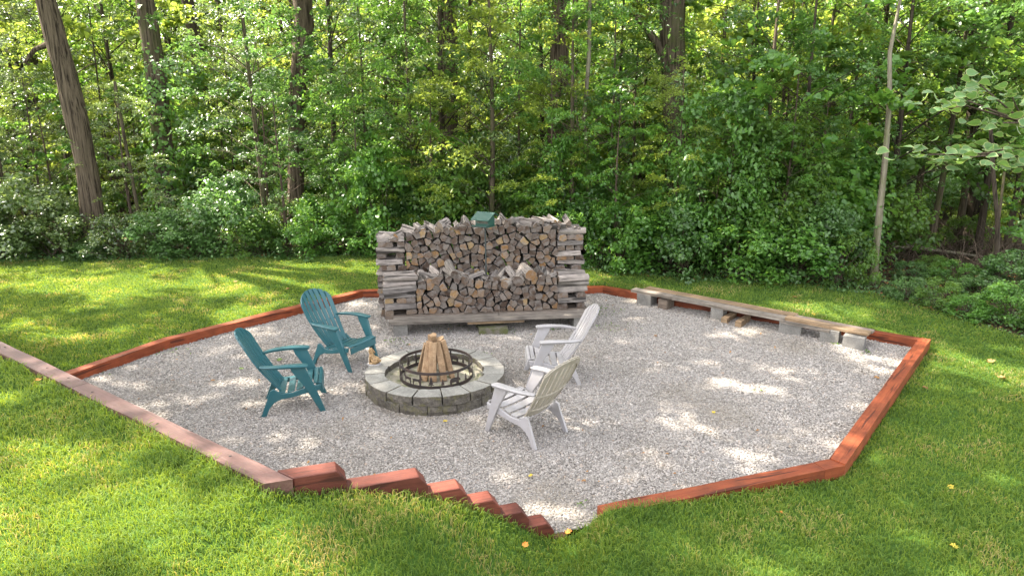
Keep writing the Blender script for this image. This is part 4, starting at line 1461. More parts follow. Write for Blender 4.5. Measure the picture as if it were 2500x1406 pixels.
def make_tree_mesh(seed, H=8.0, r0=0.07, crown_r=1.8, z_lo=1.2, nspray=60, per=70, leaf=0.095, shape='leaf', aspect=0.6, lean=(0, 0), spray_r=(0.3, 0.6), upw=1.0):
    r = np.random.default_rng(seed)
    path, rad = [], []
    n = 9
    for i in range(n):
        t = i / (n - 1)
        path.append((lean[0] * t * H + 0.10 * math.sin(t * 5 + seed) * H * 0.06, lean[1] * t * H + 0.12 * math.cos(t * 4 + seed) * H * 0.05, t * H))
        rad.append(r0 * (1 - 0.78 * t) * (1.25 if i == 0 else 1))
    T = Tubes().add(path, rad, 7, wob=0.15, seed=seed)
    cen, rr = [], []
    for k in range(nspray):
        z = z_lo + (H * 1.02 - z_lo) * r.random() ** 0.9
        f = (z - z_lo) / (H - z_lo)
        R_ = crown_r * (0.55 + 0.6 * math.sin(math.pi * min(1, f * 0.85 + 0.15))) * math.sqrt(r.random() * 0.85 + 0.15)
        a = r.random() * 2 * math.pi
        i = min(z / H, 1) * (n - 1); i0 = min(int(i), n - 2)
        tp = np.array(path[i0]) * (1 - (i - i0)) + np.array(path[i0 + 1]) * (i - i0)
        c = np.array([tp[0] + R_ * math.cos(a), tp[1] + R_ * math.sin(a), z + 0.1 * R_])
        cen.append(c); rr.append(r.uniform(*spray_r))
        if k % 2 == 0:
            zb = max(0.3, z - 0.35 * R_)
            i = min(zb / H, 1) * (n - 1); i0 = min(int(i), n - 2)
            b0 = np.array(path[i0]) * (1 - (i - i0)) + np.array(path[i0 + 1]) * (i - i0)
            mid = (b0 + c) / 2 + np.array([0, 0, 0.12 * R_])
            rb = r0 * 0.28 * (1 - 0.5 * zb / H)
            T.add([tuple(b0), tuple(mid), tuple(c)], [rb, rb * 0.65, rb * 0.25], 4)
    C, Nn, Ti = sprays(cen, rr, per, r, up=upw)
    return T.mesh('trunk'), leaves('crown', C, leaf * r.uniform(0.7, 1.25, len(C)), Nn, Ti, shape, aspect, seed + 1)


def make_shrub_mesh(seed, rx=1.0, ry=0.8, h=1.4, n=4200, leaf=0.08, shape='leaf', aspect=0.65):
    r = np.random.default_rng(seed)
    # clumps give light and dark masses
    k = 42
    th = r.random(k) * 2 * math.pi; zz = r.random(k) ** 0.8
    rad = np.sqrt(1 - (zz * 0.92) ** 2) * (0.55 + 0.5 * r.random(k))
    cc = np.stack([rx * rad * np.cos(th), ry * rad * np.sin(th), h * (0.10 + 0.9 * zz)], 1)
    per = n // k
    C, Nn, Ti = [], [], []
    for c in cc:
        s = r.uniform(0.13, 0.30) * (rx + h) * 0.5
        p = r.normal(size=(per, 3)); p /= np.linalg.norm(p, axis=1, keepdims=True)
        q = c + p * s * (r.random((per, 1)) ** 0.5) * np.array([1, 1, 0.75])
        q[:, 2] = np.maximum(q[:, 2], 0.03)
        C.append(q); Nn.append(p * 0.7 + np.array([0, -0.1, 0.9]) + r.normal(size=(per, 3)) * 0.45)
        Ti.append(np.clip(r.normal(0.45, 0.2, per) + r.normal(0, 0.2), 0, 1))
    C = np.concatenate(C); Nn = np.concatenate(Nn); Ti = np.concatenate(Ti)
    T = Tubes()
    for i in range(16):
        a = r.random() * 6.28; e = cc[i]
        T.add([(0.15 * math.cos(a), 0.15 * math.sin(a), 0), tuple(e * np.array([.45, .45, .6])), tuple(e)], [0.014, 0.010, 0.005], 4)
    return T.mesh('stems'), leaves('foliage', C, leaf * r.uniform(0.65, 1.3, len(C)), Nn, Ti, shape, aspect, seed + 1)


TREES = {
    'oak': make_tree_mesh(101, H=8.5, r0=0.085, crown_r=2.0, z_lo=1.6, nspray=70, per=120, leaf=0.095, shape='lobed', aspect=0.55),
    'beech': make_tree_mesh(202, H=7.5, r0=0.06, crown_r=1.8, z_lo=0.9, nspray=80, per=125, leaf=0.076, shape='leaf', aspect=0.6),
    'whip': make_tree_mesh(303, H=6.0, r0=0.035, crown_r=1.2, z_lo=0.6, nspray=52, per=80, leaf=0.095, shape='leaf', aspect=0.5),
    'tulip': make_tree_mesh(404, H=8.0, r0=0.07, crown_r=1.9, z_lo=1.4, nspray=60, per=55, leaf=0.17, shape='broad', aspect=0.75, upw=0.8),
    'hickory': make_tree_mesh(505, H=9.0, r0=0.10, crown_r=2.3, z_lo=1.0, nspray=85, per=80, leaf=0.13, shape='leaf', aspect=0.42, spray_r=(0.35, 0.75), upw=0.7),
}
FARTREE = [make_tree_mesh(611, H=11, r0=0.14, crown_r=3.0, z_lo=0.8, nspray=95, per=48, leaf=0.17, spray_r=(0.6, 1.1)),
           make_tree_mesh(622, H=12, r0=0.16, crown_r=3.2, z_lo=1.5, nspray=95, per=46, leaf=0.18, spray_r=(0.6, 1.2), lean=(0.03, 0))]
SHRUBS = [make_shrub_mesh(31, 1.1, 0.8, 1.35), make_shrub_mesh(32, 0.9, 0.8, 1.0, n=3600, leaf=0.07), make_shrub_mesh(33, 1.2, 0.9, 1.9, n=5600, leaf=0.09, shape='broad', aspect=0.75),
          make_shrub_mesh(34, 1.0, 0.8, 2.4, n=6200, leaf=0.085)]
MESHCACHE = {}


def with_mat(me, m):
    key = (me.name, m.name)
    if key not in MESHCACHE:
        c = me if not me.materials else me.copy()
        if me.materials: c.materials.clear()
        c.materials.append(m)
        MESHCACHE[key] = c
    return MESHCACHE[key]


def put_tree(kind, x, y, s, rz, leafm, barkm, label, group=None, name='tree', z=None, tilt=(0, 0), cat='tree'):
    tm, cm = kind if isinstance(kind, tuple) else TREES[kind]
    t = thing(name, label, cat, (x, y, (gz(x, y) - 0.03) if z is None else z), rz, group)
    t.rotation_euler = (tilt[0], tilt[1], rz)
    t.scale = (s, s, s)
    obj('trunk', with_mat(tm, barkm), None, t)
    obj('crown', with_mat(cm, leafm), None, t)
    return t


def put_shrub(i, x, y, s, rz, leafm, label, group=None, sz=1.0, cat='shrub', name='shrub'):
    sm, fm = SHRUBS[i]
    t = thing(name, label, cat, (x, y, gz(x, y) - 0.03), rz, group)
    t.scale = (s, s, s * sz)
    obj('stems', with_mat(sm, M_TWIG), None, t)
    obj('foliage', with_mat(fm, leafm), None, t)
    return t


# ---- big trunks that show in the photograph; each carries crown leaves of the high canopy
def Wp(px, py, Y): v = D(px, py, Y); return (v.x, v.y, v.z)


BIG = []


def big_tree(label, pts, Y, radii, barkm, limbs=(), top=None, ivy=None, group=None, name='tree', ext=True, n=14, lean_y=0.0):
    """pts: trunk centre line as picture points at distance Y (base first); continued upward out of the frame"""
    P = [Wp(px, py, Y + lean_y * i) for i, (px, py) in enumerate(pts)]
    base = Vector((P[0][0], P[0][1], gz(P[0][0], P[0][1]) - 0.05))
    t = thing(name, label, 'tree', base, 0, group)
    P[0] = (base.x, base.y, base.z)
    P = [Vector(p) - base for p in P]
    rad = list(radii)
    if ext:
        d = (P[-1] - P[-2]).normalized()
        d = (d + Vector((0, 0, 1.2))).normalized()
        for k in range(1, 5):
            P.append(P[-1] + d * 2.2); rad.append(rad[-1] * 0.8)
    # resample for smooth flare
    path, rr = [], []
    for i in range(len(P) - 1):
        for k in range(3):
            a = k / 3
            path.append(P[i].lerp(P[i + 1], a)); rr.append(rad[i] * (1 - a) + rad[i + 1] * a)
    path.append(P[-1]); rr.append(rad[-1])
    rr[0] *= 1.45; rr[1] *= 1.12
    T = Tubes().add(path, rr, n, wob=0.16, seed=len(BIG) * 7 + 1)
    for lp, lr in limbs:
        T.add([Vector(Wp(a, b, Y)) - base for a, b in lp], lr, 8, wob=0.1, seed=3)
    obj('trunk', T.mesh('trunk'), barkm, t)
    t['_top'] = 0
    del t['_top']
    BIG.append((t, base, base + P[-1]))
    if ivy:
        r = np.random.default_rng(len(BIG) + 50)
        C, Nn, Ti = [], [], []
        for (i0, i1, cnt, spread, sz) in ivy:
            for _ in range(cnt):
                f = r.uniform(i0, i1) * (len(path) - 1); k = min(int(f), len(path) - 2)
                c = path[k].lerp(path[k + 1], f - k)
                a = r.uniform(0, 2 * math.pi)
                w = rr[k] * 1.05 + abs(r.normal()) * spread
                dirv = Vector((math.cos(a), math.sin(a), 0))
                C.append(c + dirv * w + Vector((0, 0, r.normal() * .05))); Nn.append(dirv + Vector((0, 0, 0.5)) + Vector(r.normal(size=3) * 0.3)); Ti.append(min(1, max(0, r.normal(.5, .25))))
        obj('ivy', leaves('ivy', np.array([tuple(c) for c in C]), ivy[0][4] * r.uniform(.7, 1.3, len(C)), np.array([tuple(v) for v in Nn]), np.array(Ti), 'broad', 0.85, 5), M_LF[3], t)
    return t


big_tree('thick leaning oak with ridged brown bark, first big trunk from the left', [(240, 618), (222, 480), (196, 330), (165, 200), (112, 0)], 15.3, [0.235, 0.225, 0.215, 0.21, 0.20], M_BARK,
         limbs=[([(118, 108), (85, 122), (60, 155)], [0.07, 0.05, 0.03])], ivy=[(0.0, 0.05, 300, 0.12, 0.09)])
big_tree('tall ivy-covered trunk, second big trunk from the left', [(408, 580), (402, 420), (385, 200), (352, 0)], 17.5, [0.25, 0.24, 0.23, 0.20], M_BARKM, ivy=[(0.02, 0.29, 1500, 0.13, 0.10), (0.29, 0.42, 90, 0.08, 0.09)])
big_tree('dark curved trunk bending left at its top, right of the ivy-covered one', [(512, 500), (500, 330), (482, 130), (456, -10)], 22.0, [0.22, 0.21, 0.20, 0.18], M_BARKD)
big_tree('straight grey-brown trunk left of the woodpile', [(720, 580), (722, 430), (724, 250), (742, 60), (738, -20)], 17.0, [0.19, 0.175, 0.175, 0.21, 0.22], M_BARK, ivy=[(0.22, 0.30, 350, 0.2, 0.09)])
big_tree('slim dark trunk just right of the straight grey-brown one', [(818, 520), (814, 380), (806, 150), (800, -10)], 24.0, [0.15, 0.14, 0.13, 0.12], M_BARKD)
big_tree('pale brown trunk far behind at the left edge of the frame', [(38, 520), (14, 400), (-12, 280), (-40, 100)], 24.0, [0.19, 0.17, 0.15, 0.14], M_BARK)
big_tree('dark forked trunk between the left edge and the leaning oak', [(122, 470), (104, 370), (86, 250), (70, 60)], 27.0, [0.20, 0.17, 0.15, 0.14], M_BARKD, limbs=[([(122, 470), (95, 380), (70, 300)], [0.08, 0.06, 0.04])])
big_tree('dark thin trunk behind the curved one', [(562, 470), (550, 330), (540, 160), (532, -10)], 27.0, [0.18, 0.16, 0.15, 0.14], M_BARKD)
big_tree('slanting thin trunk crossing between the leaning oak and the ivy trunk', [(356, 600), (330, 480), (308, 360), (280, 200)], 15.8, [0.045, 0.04, 0.035, 0.03], M_BARKM, ext=False, n=7)
big_tree('massive trunk with a low side fork behind the bushes right of the feeder', [(1662, 560), (1655, 420), (1648, 250), (1640, 60), (1645, -20)], 15.7, [0.28, 0.27, 0.26, 0.27, 0.28], M_BARKM,
         limbs=[([(1640, 175), (1605, 110), (1580, 70), (1545, 30)], [0.13, 0.10, 0.08, 0.06])], ivy=[(0.0, 0.15, 700, 0.25, 0.11)])
big_tree('slender straight sapling trunk behind the woodpile, forking halfway up', [(1440, 540), (1437, 420), (1425, 300), (1438, 140), (1440, 0)], 15.0, [0.062, 0.055, 0.05, 0.045, 0.04], M_BARKP, ext=False, n=8,
         limbs=[([(1432, 400), (1412, 330), (1405, 220)], [0.035, 0.03, 0.02])])
big_tree('pale slender birch-like trunk standing alone at the right lawn edge', [(2132, 696), (2140, 590), (2158, 420), (2172, 250), (2172, 130), (2198, 0)], 12.3, [0.072, 0.063, 0.052, 0.044, 0.034, 0.024], M_BARKP, ext=False, n=10, ivy=[(0.0, 0.3, 90, 0.03, 0.045)])
big_tree('thin dark sapling near the right edge of the frame', [(2446, 640), (2436, 540), (2424, 420), (2418, 300)], 11.6, [0.045, 0.04, 0.034, 0.03], M_BARKD, ext=False, n=7)
big_tree('second thin sapling crossing the first at the right edge', [(2428, 640), (2440, 520), (2452, 420)], 11.8, [0.03, 0.026, 0.02], M_BARKM, ext=False, n=7)
big_tree('broad dark trunk deep in the wood above the feeder', [(1012, 520), (1010, 380), (1010, 180), (1010, 0)], 27.0, [0.26, 0.24, 0.24, 0.23], M_BARKD)
big_tree('thin trunk standing close beside the broad dark one above the log stack', [(1065, 500), (1060, 350), (1052, 180), (1040, 0)], 24.0, [0.10, 0.09, 0.085, 0.08], M_BARKM)
big_tree('dark thin trunk between the sapling and the massive fork trunk', [(1578, 500), (1575, 380), (1570, 250), (1560, 100)], 25.0, [0.14, 0.13, 0.12, 0.12], M_BARKD)
big_tree('dark trunk in shade beyond the right lawn corner', [(2385, 520), (2380, 400), (2376, 250), (2370, 60)], 17.0, [0.16, 0.15, 0.14, 0.13], M_BARKD)
big_tree('tall trunk rising out of frame above the pale birch-like one', [(2030, 500), (2032, 330), (2036, 150), (2040, -10)], 19.0, [0.14, 0.13, 0.13, 0.12], M_BARKD)

# ---- high canopy: unseen leaf clumps placed to shade the ground except for the sunlit patches
LIT = [(420, 1345, 560, 112), (30, 1210, 200, 60),  # picture ellipses of sunlit ground: x, y, rx, ry
    (735, 1078, 85, 30), (425, 1000, 45, 12), (580, 966, 45, 18), (885, 738, 65, 14), (590, 800, 90, 9), (270, 905, 70, 9), (1445, 1255, 70, 28), (1800, 800, 80, 16), (1730, 848, 50, 12), (1950, 900, 100, 22),
    (1870, 900, 60, 12), (1955, 965, 50, 20), (1660, 1045, 45, 10), (1175, 920, 45, 22), (1330, 1040, 50, 15), (1560, 770, 60, 8), (2060, 935, 70, 14),
    (90, 1330, 330, 110), (420, 1340, 300, 100), (800, 1390, 320, 62), (1060, 1330, 180, 34), (230, 1110, 150, 36), (60, 1130, 90, 40), (480, 1240, 200, 46), (1250, 1380, 160, 24),
    (600, 768, 95, 20), (215, 712, 120, 20), (690, 640, 230, 12), (790, 655, 70, 12), (470, 700, 120, 12), (180, 835, 90, 24), (70, 815, 80, 14), (880, 655, 50, 12), (250, 690, 160, 8), (100, 662, 150, 8), (690, 735, 60, 10), (110, 790, 60, 8),
    (330, 850, 60, 10), (170, 905, 90, 8), (560, 705, 60, 14), (500, 660, 90, 8), (900, 680, 40, 10),
    (2000, 765, 150, 20), (2190, 800, 60, 12), (2360, 880, 100, 26), (2460, 925, 80, 36), (2180, 1085, 70, 26), (2110, 1115, 50, 14), (2300, 850, 60, 14), (2150, 1330, 70, 18), (2420, 1010, 60, 12), (2340, 1330, 70, 12),
    (2090, 1010, 28, 50), (2200, 880, 30, 40), (1330, 900, 30, 10), (300, 960, 40, 6),
    (2240, 1180, 60, 10), (1900, 1360, 90, 10)]
LITA = np.array(LIT, float)


def lit_mask(P):
    x, y, d = PX(P)
    m = np.zeros(len(P))
    for cx_, cy_, rx_, ry_ in LITA:
        q_ = ((x - cx_) / rx_) ** 2 + ((y - cy_) / ry_) ** 2
        m = np.maximum(m, np.clip(1.5 - q_, 0, 1))
    return m


rC = np.random.default_rng(99)
SD = np.array(SUN_DIR)
NC = 6000
gx = rC.uniform(-17, 10, NC); gy = rC.uniform(1.0, 15.5, NC)
g0 = np.stack([gx, gy, np.where((gx < 0) & (gy < front_y(gx)), 0.8, 0.05)], 1)
px_, py_, _ = PX(g0)
hmin = np.clip((7.5 - gy) / (SD[1] / SD[2]), 10.5, 15)
hh = hmin + rC.random(NC) * 5.0
cc = g0 + (hh / SD[2])[:, None] * SD[None]
clR = rC.uniform(0.20, 0.38, NC)
# keep a clump only where its shade centre is not inside a lit patch
lit = lit_mask(g0)
keep = ((lit < rC.uniform(0.2, 0.6, NC)) | ((rC.random(NC) < 0.13) & (in_poly(gx, gy, pp)))) & (rC.random(NC) < np.where((gy > 12.3) | ((gy > 11) & (gx < -3)), 0.12, 0.95))
cc, clR = cc[keep], clR[keep]
# patches of the front left stay sunny outside the frame, too
CANOPY = [b for b in BIG if b[2].z > 9.5]
extra = []
for lab, x, y, r_ in (('big tree out of frame to the left, its crown shading the lawn', -14.5, 11.5, 0.28), ('tall tree just outside the left of the frame', -11.8, 15.5, 0.25), ('tall tree hidden behind the woodpile bushes', -1.6, 17.0, 0.24), ('tall tree in the thicket behind the feeder', 1.0, 16.2, 0.22)):
    t = thing('tree', lab, 'tree', (x, y, gz(x, y) - .05))
    obj('trunk', Tubes().add([(0, 0, 0), (.05, 0, 3), (0.1, .1, 7), (0, 0, 12), (0, 0, 16)], [r_ * 1.3, r_, r_ * .9, r_ * .7, r_ * .3], 10, wob=.1, seed=4).mesh('trunk'), M_BARK, t)
    CANOPY.append((t, Vector((x, y, 0)), Vector((x, y, 13))))
heads = np.array([(b[2].x, b[2].y) for b in CANOPY])
own = np.argmin(((cc[:, None, :2] - heads[None]) ** 2).sum(-1), 1)
for i, (t, base, topv) in enumerate(CANOPY):
    sel = own == i
    if not sel.any(): continue
    c = cc[sel] - np.array(t.location)
    rr_ = clR[sel]
    C, Nn, Ti = [], [], []
    for a, b in zip(c, rr_):
        n = int(17 * (b / 0.3) ** 2) + 3
        p = rC.normal(size=(n, 3)); p *= (b * rC.random((n, 1)) ** 0.5) / np.linalg.norm(p, axis=1, keepdims=True)
        C.append(a + p); Nn.append(np.stack([rC.normal(size=n) * .5, rC.normal(size=n) * .5, np.ones(n)], 1)); Ti.append(np.clip(rC.normal(.5, .25, n), 0, 1))
    C = np.concatenate(C)
    me = leaves('crown', C, rC.uniform(0.14, 0.24, len(C)), np.concatenate(Nn), np.concatenate(Ti), 'lobed' if False else 'broad', 0.8, i)
    obj('crown', me, M_LF[0], t)  # clumps above the view, their gaps shaped by the lit patches
    # limbs reaching into the clumps
    T = Tubes()
    idx = rC.permutation(len(c))[:24]
    h0 = topv.z * 0.55
    for k in idx:
        e = Vector(c[k]); b0_ = Vector(topv - base) * 0.62
        mid = b0_.lerp(e, 0.5) + Vector((0, 0, 0.8))
        T.add([b0_, mid, e], [0.07, 0.04, 0.012], 5)
    obj('limbs', T.mesh('limbs'), M_BARKD, t)
print('canopy clumps', len(cc), 'trees', len(CANOPY))

# ---- understory trees: (picture column, distance, kind, scale, leaf material)
UND = [
    (60, 17.5, 'beech', 1.0, 2, 'yellow-green young beech at the left edge of the frame'), (190, 19.5, 'oak', 1.1, 4, 'silvery leaved young oak behind the leaning trunk'), (290, 19.2, 'whip', 1.15, 0, 'deep green sapling between the first two big trunks'),
    (440, 24.0, 'beech', 1.05, 2, 'yellow-green tree behind the ivy trunk'), (585, 18.8, 'whip', 1.0, 4, 'small tree with glinting leaves left of the straight trunk'), (650, 15.6, 'oak', 0.85, 1, 'blue-green oak spreading over the straight grey-brown trunk'),
    (830, 17.2, 'oak', 1.0, 1, 'blue-green oak spreading right of the straight trunk'), (960, 19.0, 'beech', 1.15, 0, 'deep green beech behind the left end of the woodpile'), (1090, 16.0, 'hickory', 0.80, 4, 'pale glinting narrow-leaved tree above the left half of the woodpile'),
    (1200, 14.9, 'hickory', 0.72, 2, 'yellow-green narrow-leaved tree hanging above the feeder'), (1320, 17.0, 'oak', 0.95, 1, 'blue-green oak crown at the top middle'), (1390, 14.4, 'hickory', 0.62, 3, 'fresh green tree with hanging leaves beside the slender sapling'),
    (1500, 16.8, 'beech', 0.95, 0, 'deep green beech left of the massive trunk'), (1540, 16.6, 'tulip', 0.75, 2, 'broad-leaved yellow-green tree before the massive trunk'), (1800, 15.6, 'tulip', 0.9, 0, 'deep green broad-leaved tree right of the massive trunk'),
    (1850, 14.2, 'oak', 0.80, 1, 'blue-green oak above the right-hand thicket'), (1930, 13.6, 'tulip', 0.80, 3, 'large-leaved fresh green tree left of the pale trunk'), (2040, 15.0, 'beech', 0.95, 0, 'deep green beech behind the pale trunk'),
    (2150, 14.2, 'oak', 0.82, 1, 'blue-green oak whose leaves surround the pale trunk top'), (2270, 14.9, 'tulip', 0.95, 0, 'dark broad-leaved tree right of the pale trunk'), (2380, 15.0, 'oak', 1.0, 0, 'deep green oak behind the thin saplings'),
    (2510, 13.6, 'beech', 1.0, 1, 'blue-green beech at the right edge of the frame'), (2660, 12.8, 'oak', 0.95, 0, 'deep green oak just beyond the right edge'), (-80, 16.0, 'oak', 1.0, 4, 'silvery oak just beyond the left edge'),
    (380, 25.0, 'oak', 1.15, 0, 'large deep green oak behind the second trunk'), (1260, 20.0, 'beech', 1.2, 2, 'tall yellow-green beech far above the feeder'), (760, 21.0, 'beech', 1.2, 2, 'yellow-green beech between the straight and slim trunks')]
UND2 = [(1010, 15.8, 'beech', 0.9, 3, 'fresh green beech rising behind the left third of the woodpile'), (1150, 18.0, 'oak', 1.0, 3, 'fresh green oak high above the feeder'), (1270, 16.0, 'whip', 1.2, 2, 'yellow-green sapling over the middle of the woodpile'),
        (1400, 17.5, 'beech', 1.05, 3, 'fresh green beech behind the slender sapling'), (1480, 15.2, 'whip', 1.1, 1, 'blue-green sapling right of the woodpile'), (1560, 18.0, 'tulip', 0.95, 3, 'fresh green broad-leaved tree left of the massive trunk'),
        (1690, 14.6, 'whip', 0.62, 3, 'fresh green sapling in front of the massive trunk, right side'), (1790, 16.6, 'beech', 1.1, 2, 'yellow-green beech in the middle of the right-hand wood'), (1880, 15.4, 'beech', 0.95, 3, 'fresh green beech left of the pale trunk'),
        (1980, 16.5, 'tulip', 1.0, 2, 'yellow-green broad-leaved tree behind the pale trunk on its left'), (2090, 16.8, 'oak', 1.1, 3, 'fresh green oak behind the pale trunk'), (2230, 16.5, 'oak', 1.0, 0, 'deep green oak above the dark gap'),
        (2330, 16.2, 'oak', 1.05, 3, 'fresh green oak above the dead twigs'), (2450, 15.0, 'tulip', 1.0, 3, 'fresh green broad-leaved tree behind the pale-edged leaves'), (900, 16.4, 'whip', 1.2, 3, 'fresh green sapling behind the left end of the woodpile'),
        ]
for i, (px, Y, kind, s, lm, lab) in enumerate(UND):
    x = (px - 1250) / FPX * (Y * CP + 3 * SP)
    zlift = None
    put_tree(kind, x, Y, s, i * 2.4, M_LF[lm], M_BARKM if i % 2 else M_BARKD, lab, 'young trees along the lawn edge', name='young_tree')
for i, (px, Y, kind, s_, lm, lab) in enumerate(UND2):
    put_tree(kind, (px - 1250) / FPX * (Y * CP + 3 * SP), Y, s_, i * 1.9 + .7, M_LF[lm], M_BARKM, lab, 'young trees along the lawn edge', name='young_tree')
rs2 = random.Random(77)
for i in range(26):
    px = -60 + 2650 * (i + rs2.random()) / 26; Y = rs2.uniform(15.2, 20.5)
    if 2140 < px < 2450: continue
    put_tree(rs2.choice(['beech', 'beech', 'whip', 'tulip']), (px - 1250) / FPX * (Y * CP + 3 * SP), Y, rs2.uniform(.42, .68), i * 1.3, M_LF[rs2.choice([2, 3, 3, 2, 4 if px < 1000 else 0])], M_TWIG,
             'low leafy sapling growing between the edge shrubs and the trees', 'saplings behind the edge shrubs', name='sapling')
EDGE = [(700, 14.9, 'oak', 0.42, 1, 'small blue-green oak overhanging the lawn edge left of the woodpile'), (880, 15.2, 'beech', 0.5, 3, 'small fresh green beech overhanging the lawn behind the woodpile left end'), (1060, 15.0, 'hickory', 0.42, 2, 'small yellow-green narrow-leaved tree left of the feeder'),
        (1340, 14.3, 'beech', 0.5, 2, 'small yellow-green beech behind the right half of the woodpile'), (1500, 13.6, 'tulip', 0.45, 3, 'small broad-leaved sapling above the far end of the planks'), (1640, 13.4, 'beech', 0.52, 2, 'small yellow-green beech at the lawn edge above the plank row'),
        (1770, 13.0, 'tulip', 0.42, 1, 'small blue-green broad-leaved sapling at the lawn edge'), (1900, 13.0, 'oak', 0.45, 3, 'small fresh green oak at the lawn edge left of the pale trunk'), (1975, 13.2, 'hickory', 0.36, 0, 'small deep green narrow-leaved sapling beside the pale trunk'),
        (2540, 12.3, 'tulip', 0.42, 3, 'small broad-leaved tree at the right edge of the frame'), (120, 16.2, 'oak', 0.45, 4, 'small glinting oak left of the leaning oak'), (330, 15.9, 'hickory', 0.4, 4, 'small glinting narrow-leaved sapling by the ivy trunk')]
for i, (px, Y, kind, s_, lm, lab) in enumerate(EDGE):
    put_tree(kind, (px - 1250) / FPX * (Y * CP + 3 * SP), Y, s_, i * 2.9 + .3, M_LF[lm], M_TWIG, lab, 'young trees along the lawn edge', name='young_tree')
# deeper rows that nothing tells apart
r = random.Random(5)
k = 0
for row, (Y0, Y1, n, smin, smax) in enumerate(((20.5, 25, 20, 1.0, 1.35), (26, 34, 24, 0.8, 1.05), (36, 46, 26, 1.05, 1.3), (60, 70, 22, 1.3, 1.6))):
    for i in range(n):
        Y = r.uniform(Y0, Y1)
        px = -250 + 3000 * (i + r.uniform(0.1, 0.9)) / n
        x = (px - 1250) / FPX * Y
        kind = r.choice(list(TREES)) if row == 0 else FARTREE[i % 2]
        lm = r.choice([0, 2, 2, 4, 3]) if row < 2 else r.choice([2, 2, 3, 0])
        put_tree(kind, x, Y, r.uniform(smin, smax), r.uniform(0, 6.28), M_LF[lm], M_BARKD, 'leafy tree standing deeper in the wood behind the front row', 'trees deeper in the wood', name='woodland_tree')
        k += 1
# trunks without low leaves scattered in the depth
for i in range(14):
    Y = r.uniform(24, 40); px = r.uniform(-50, 2550); x = (px - 1250) / FPX * Y
    t = thing('bare_tree', 'bare dark trunk standing deep in the wood', 'tree', (x, Y, gz(x, Y) - .05), 0, 'bare trunks deep in the wood')
    w = r.uniform(0.05, 0.16); l = r.uniform(-.08, .08)
    obj('trunk', Tubes().add([(0, 0, 0), (l * 3, 0, 3), (l * 6.5, 0, 7), (l * 12, .2, 13)], [w * 1.2, w, w * .85, w * .6], 7, wob=.1, seed=i).mesh('trunk'), M_BARKD, t)

# shrubs along the lawn edge (picture column, offset behind the edge, variant, scale, leaf, label)
SH = [
    (10, 0.7, 0, 1.0, 4, 'glinting shrub at the far left of the lawn edge'), (80, 0.9, 2, 0.9, 4, 'pale glinting shrub left of the leaning oak'), (150, 0.6, 1, 1.1, 4, 'low pale shrub hugging the left of the leaning oak'), (215, 0.35, 1, 0.6, 1, 'small leafy clump at the foot of the leaning oak'),
    (310, 0.6, 1, 0.9, 4, 'low bright shrub right of the leaning oak'), (395, 0.6, 0, 0.9, 1, 'blue-green shrub at the foot of the ivy trunk'), (470, 0.55, 1, 1.0, 1, 'low dark shrub with bare twigs left of the straight trunk'), (560, 0.8, 2, 0.85, 1, 'tall blue-green shrub between the ivy and straight trunks'),
    (640, 0.6, 0, 0.85, 0, 'deep green shrub before the straight trunk'), (700, 0.6, 1, 1.0, 1, 'low shrub at the foot of the straight trunk'), (780, 0.6, 0, 0.9, 3, 'fresh green shrub right of the straight trunk'), (860, 0.55, 1, 1.1, 3, 'low fresh green shrub at the left end of the woodpile'),
    (940, 0.9, 2, 0.95, 3, 'bright shrub behind the left end of the woodpile'), (1030, 1.0, 3, 0.85, 1, 'tall blue-green shrub behind the left of the woodpile'), (1110, 1.1, 2, 0.95, 0, 'deep green shrub behind the feeder'), (1200, 1.2, 3, 0.8, 1, 'dark shrub behind the middle of the woodpile'),
    (1300, 1.2, 2, 0.95, 0, 'deep green shrub behind the right half of the woodpile'), (1380, 0.8, 3, 0.8, 3, 'fresh green shrub behind the right end of the woodpile'), (1460, 0.9, 0, 1.1, 1, 'blue-green shrub just right of the woodpile'), (1520, 0.6, 1, 1.1, 3, 'low bright shrub above the far end of the plank row'),
    (1590, 0.9, 2, 1.0, 3, 'bright broad-leaved shrub above the plank row'), (1660, 0.7, 0, 1.0, 1, 'blue-green shrub above the plank row, in front of the massive trunk'), (1730, 1.0, 3, 1.05, 3, 'tall vine-hung shrub left of the dark gap'), (1800, 0.7, 0, 1.1, 3, 'bright green shrub in the middle of the right-hand thicket'),
    (1860, 1.0, 3, 1.0, 0, 'tall deep green shrub in the right-hand thicket'), (1930, 0.7, 2, 0.9, 3, 'bright broad-leaved shrub two steps left of the pale trunk'), (2000, 0.8, 0, 1.0, 1, 'blue-green shrub left of the pale trunk'), (2040, 0.6, 1, 0.75, 0, 'low deep green shrub next to the pale trunk'),
    (2215, 0.3, 1, 0.45, 1, 'low shrub just right of the pale trunk'), (2290, 0.25, 1, 0.42, 0, 'small dark shrub below the dead twigs'), (2370, 0.3, 1, 0.5, 3, 'small bright shrub at the right lawn edge'), (2590, 0.5, 2, 0.45, 0, 'broad-leaved shrub at the right edge of the frame'),
    (2700, 0.9, 2, 0.6, 0, 'broad-leaved shrub just beyond the right edge'), (-60, 0.8, 2, 1.0, 4, 'tall pale shrub just beyond the left edge')]
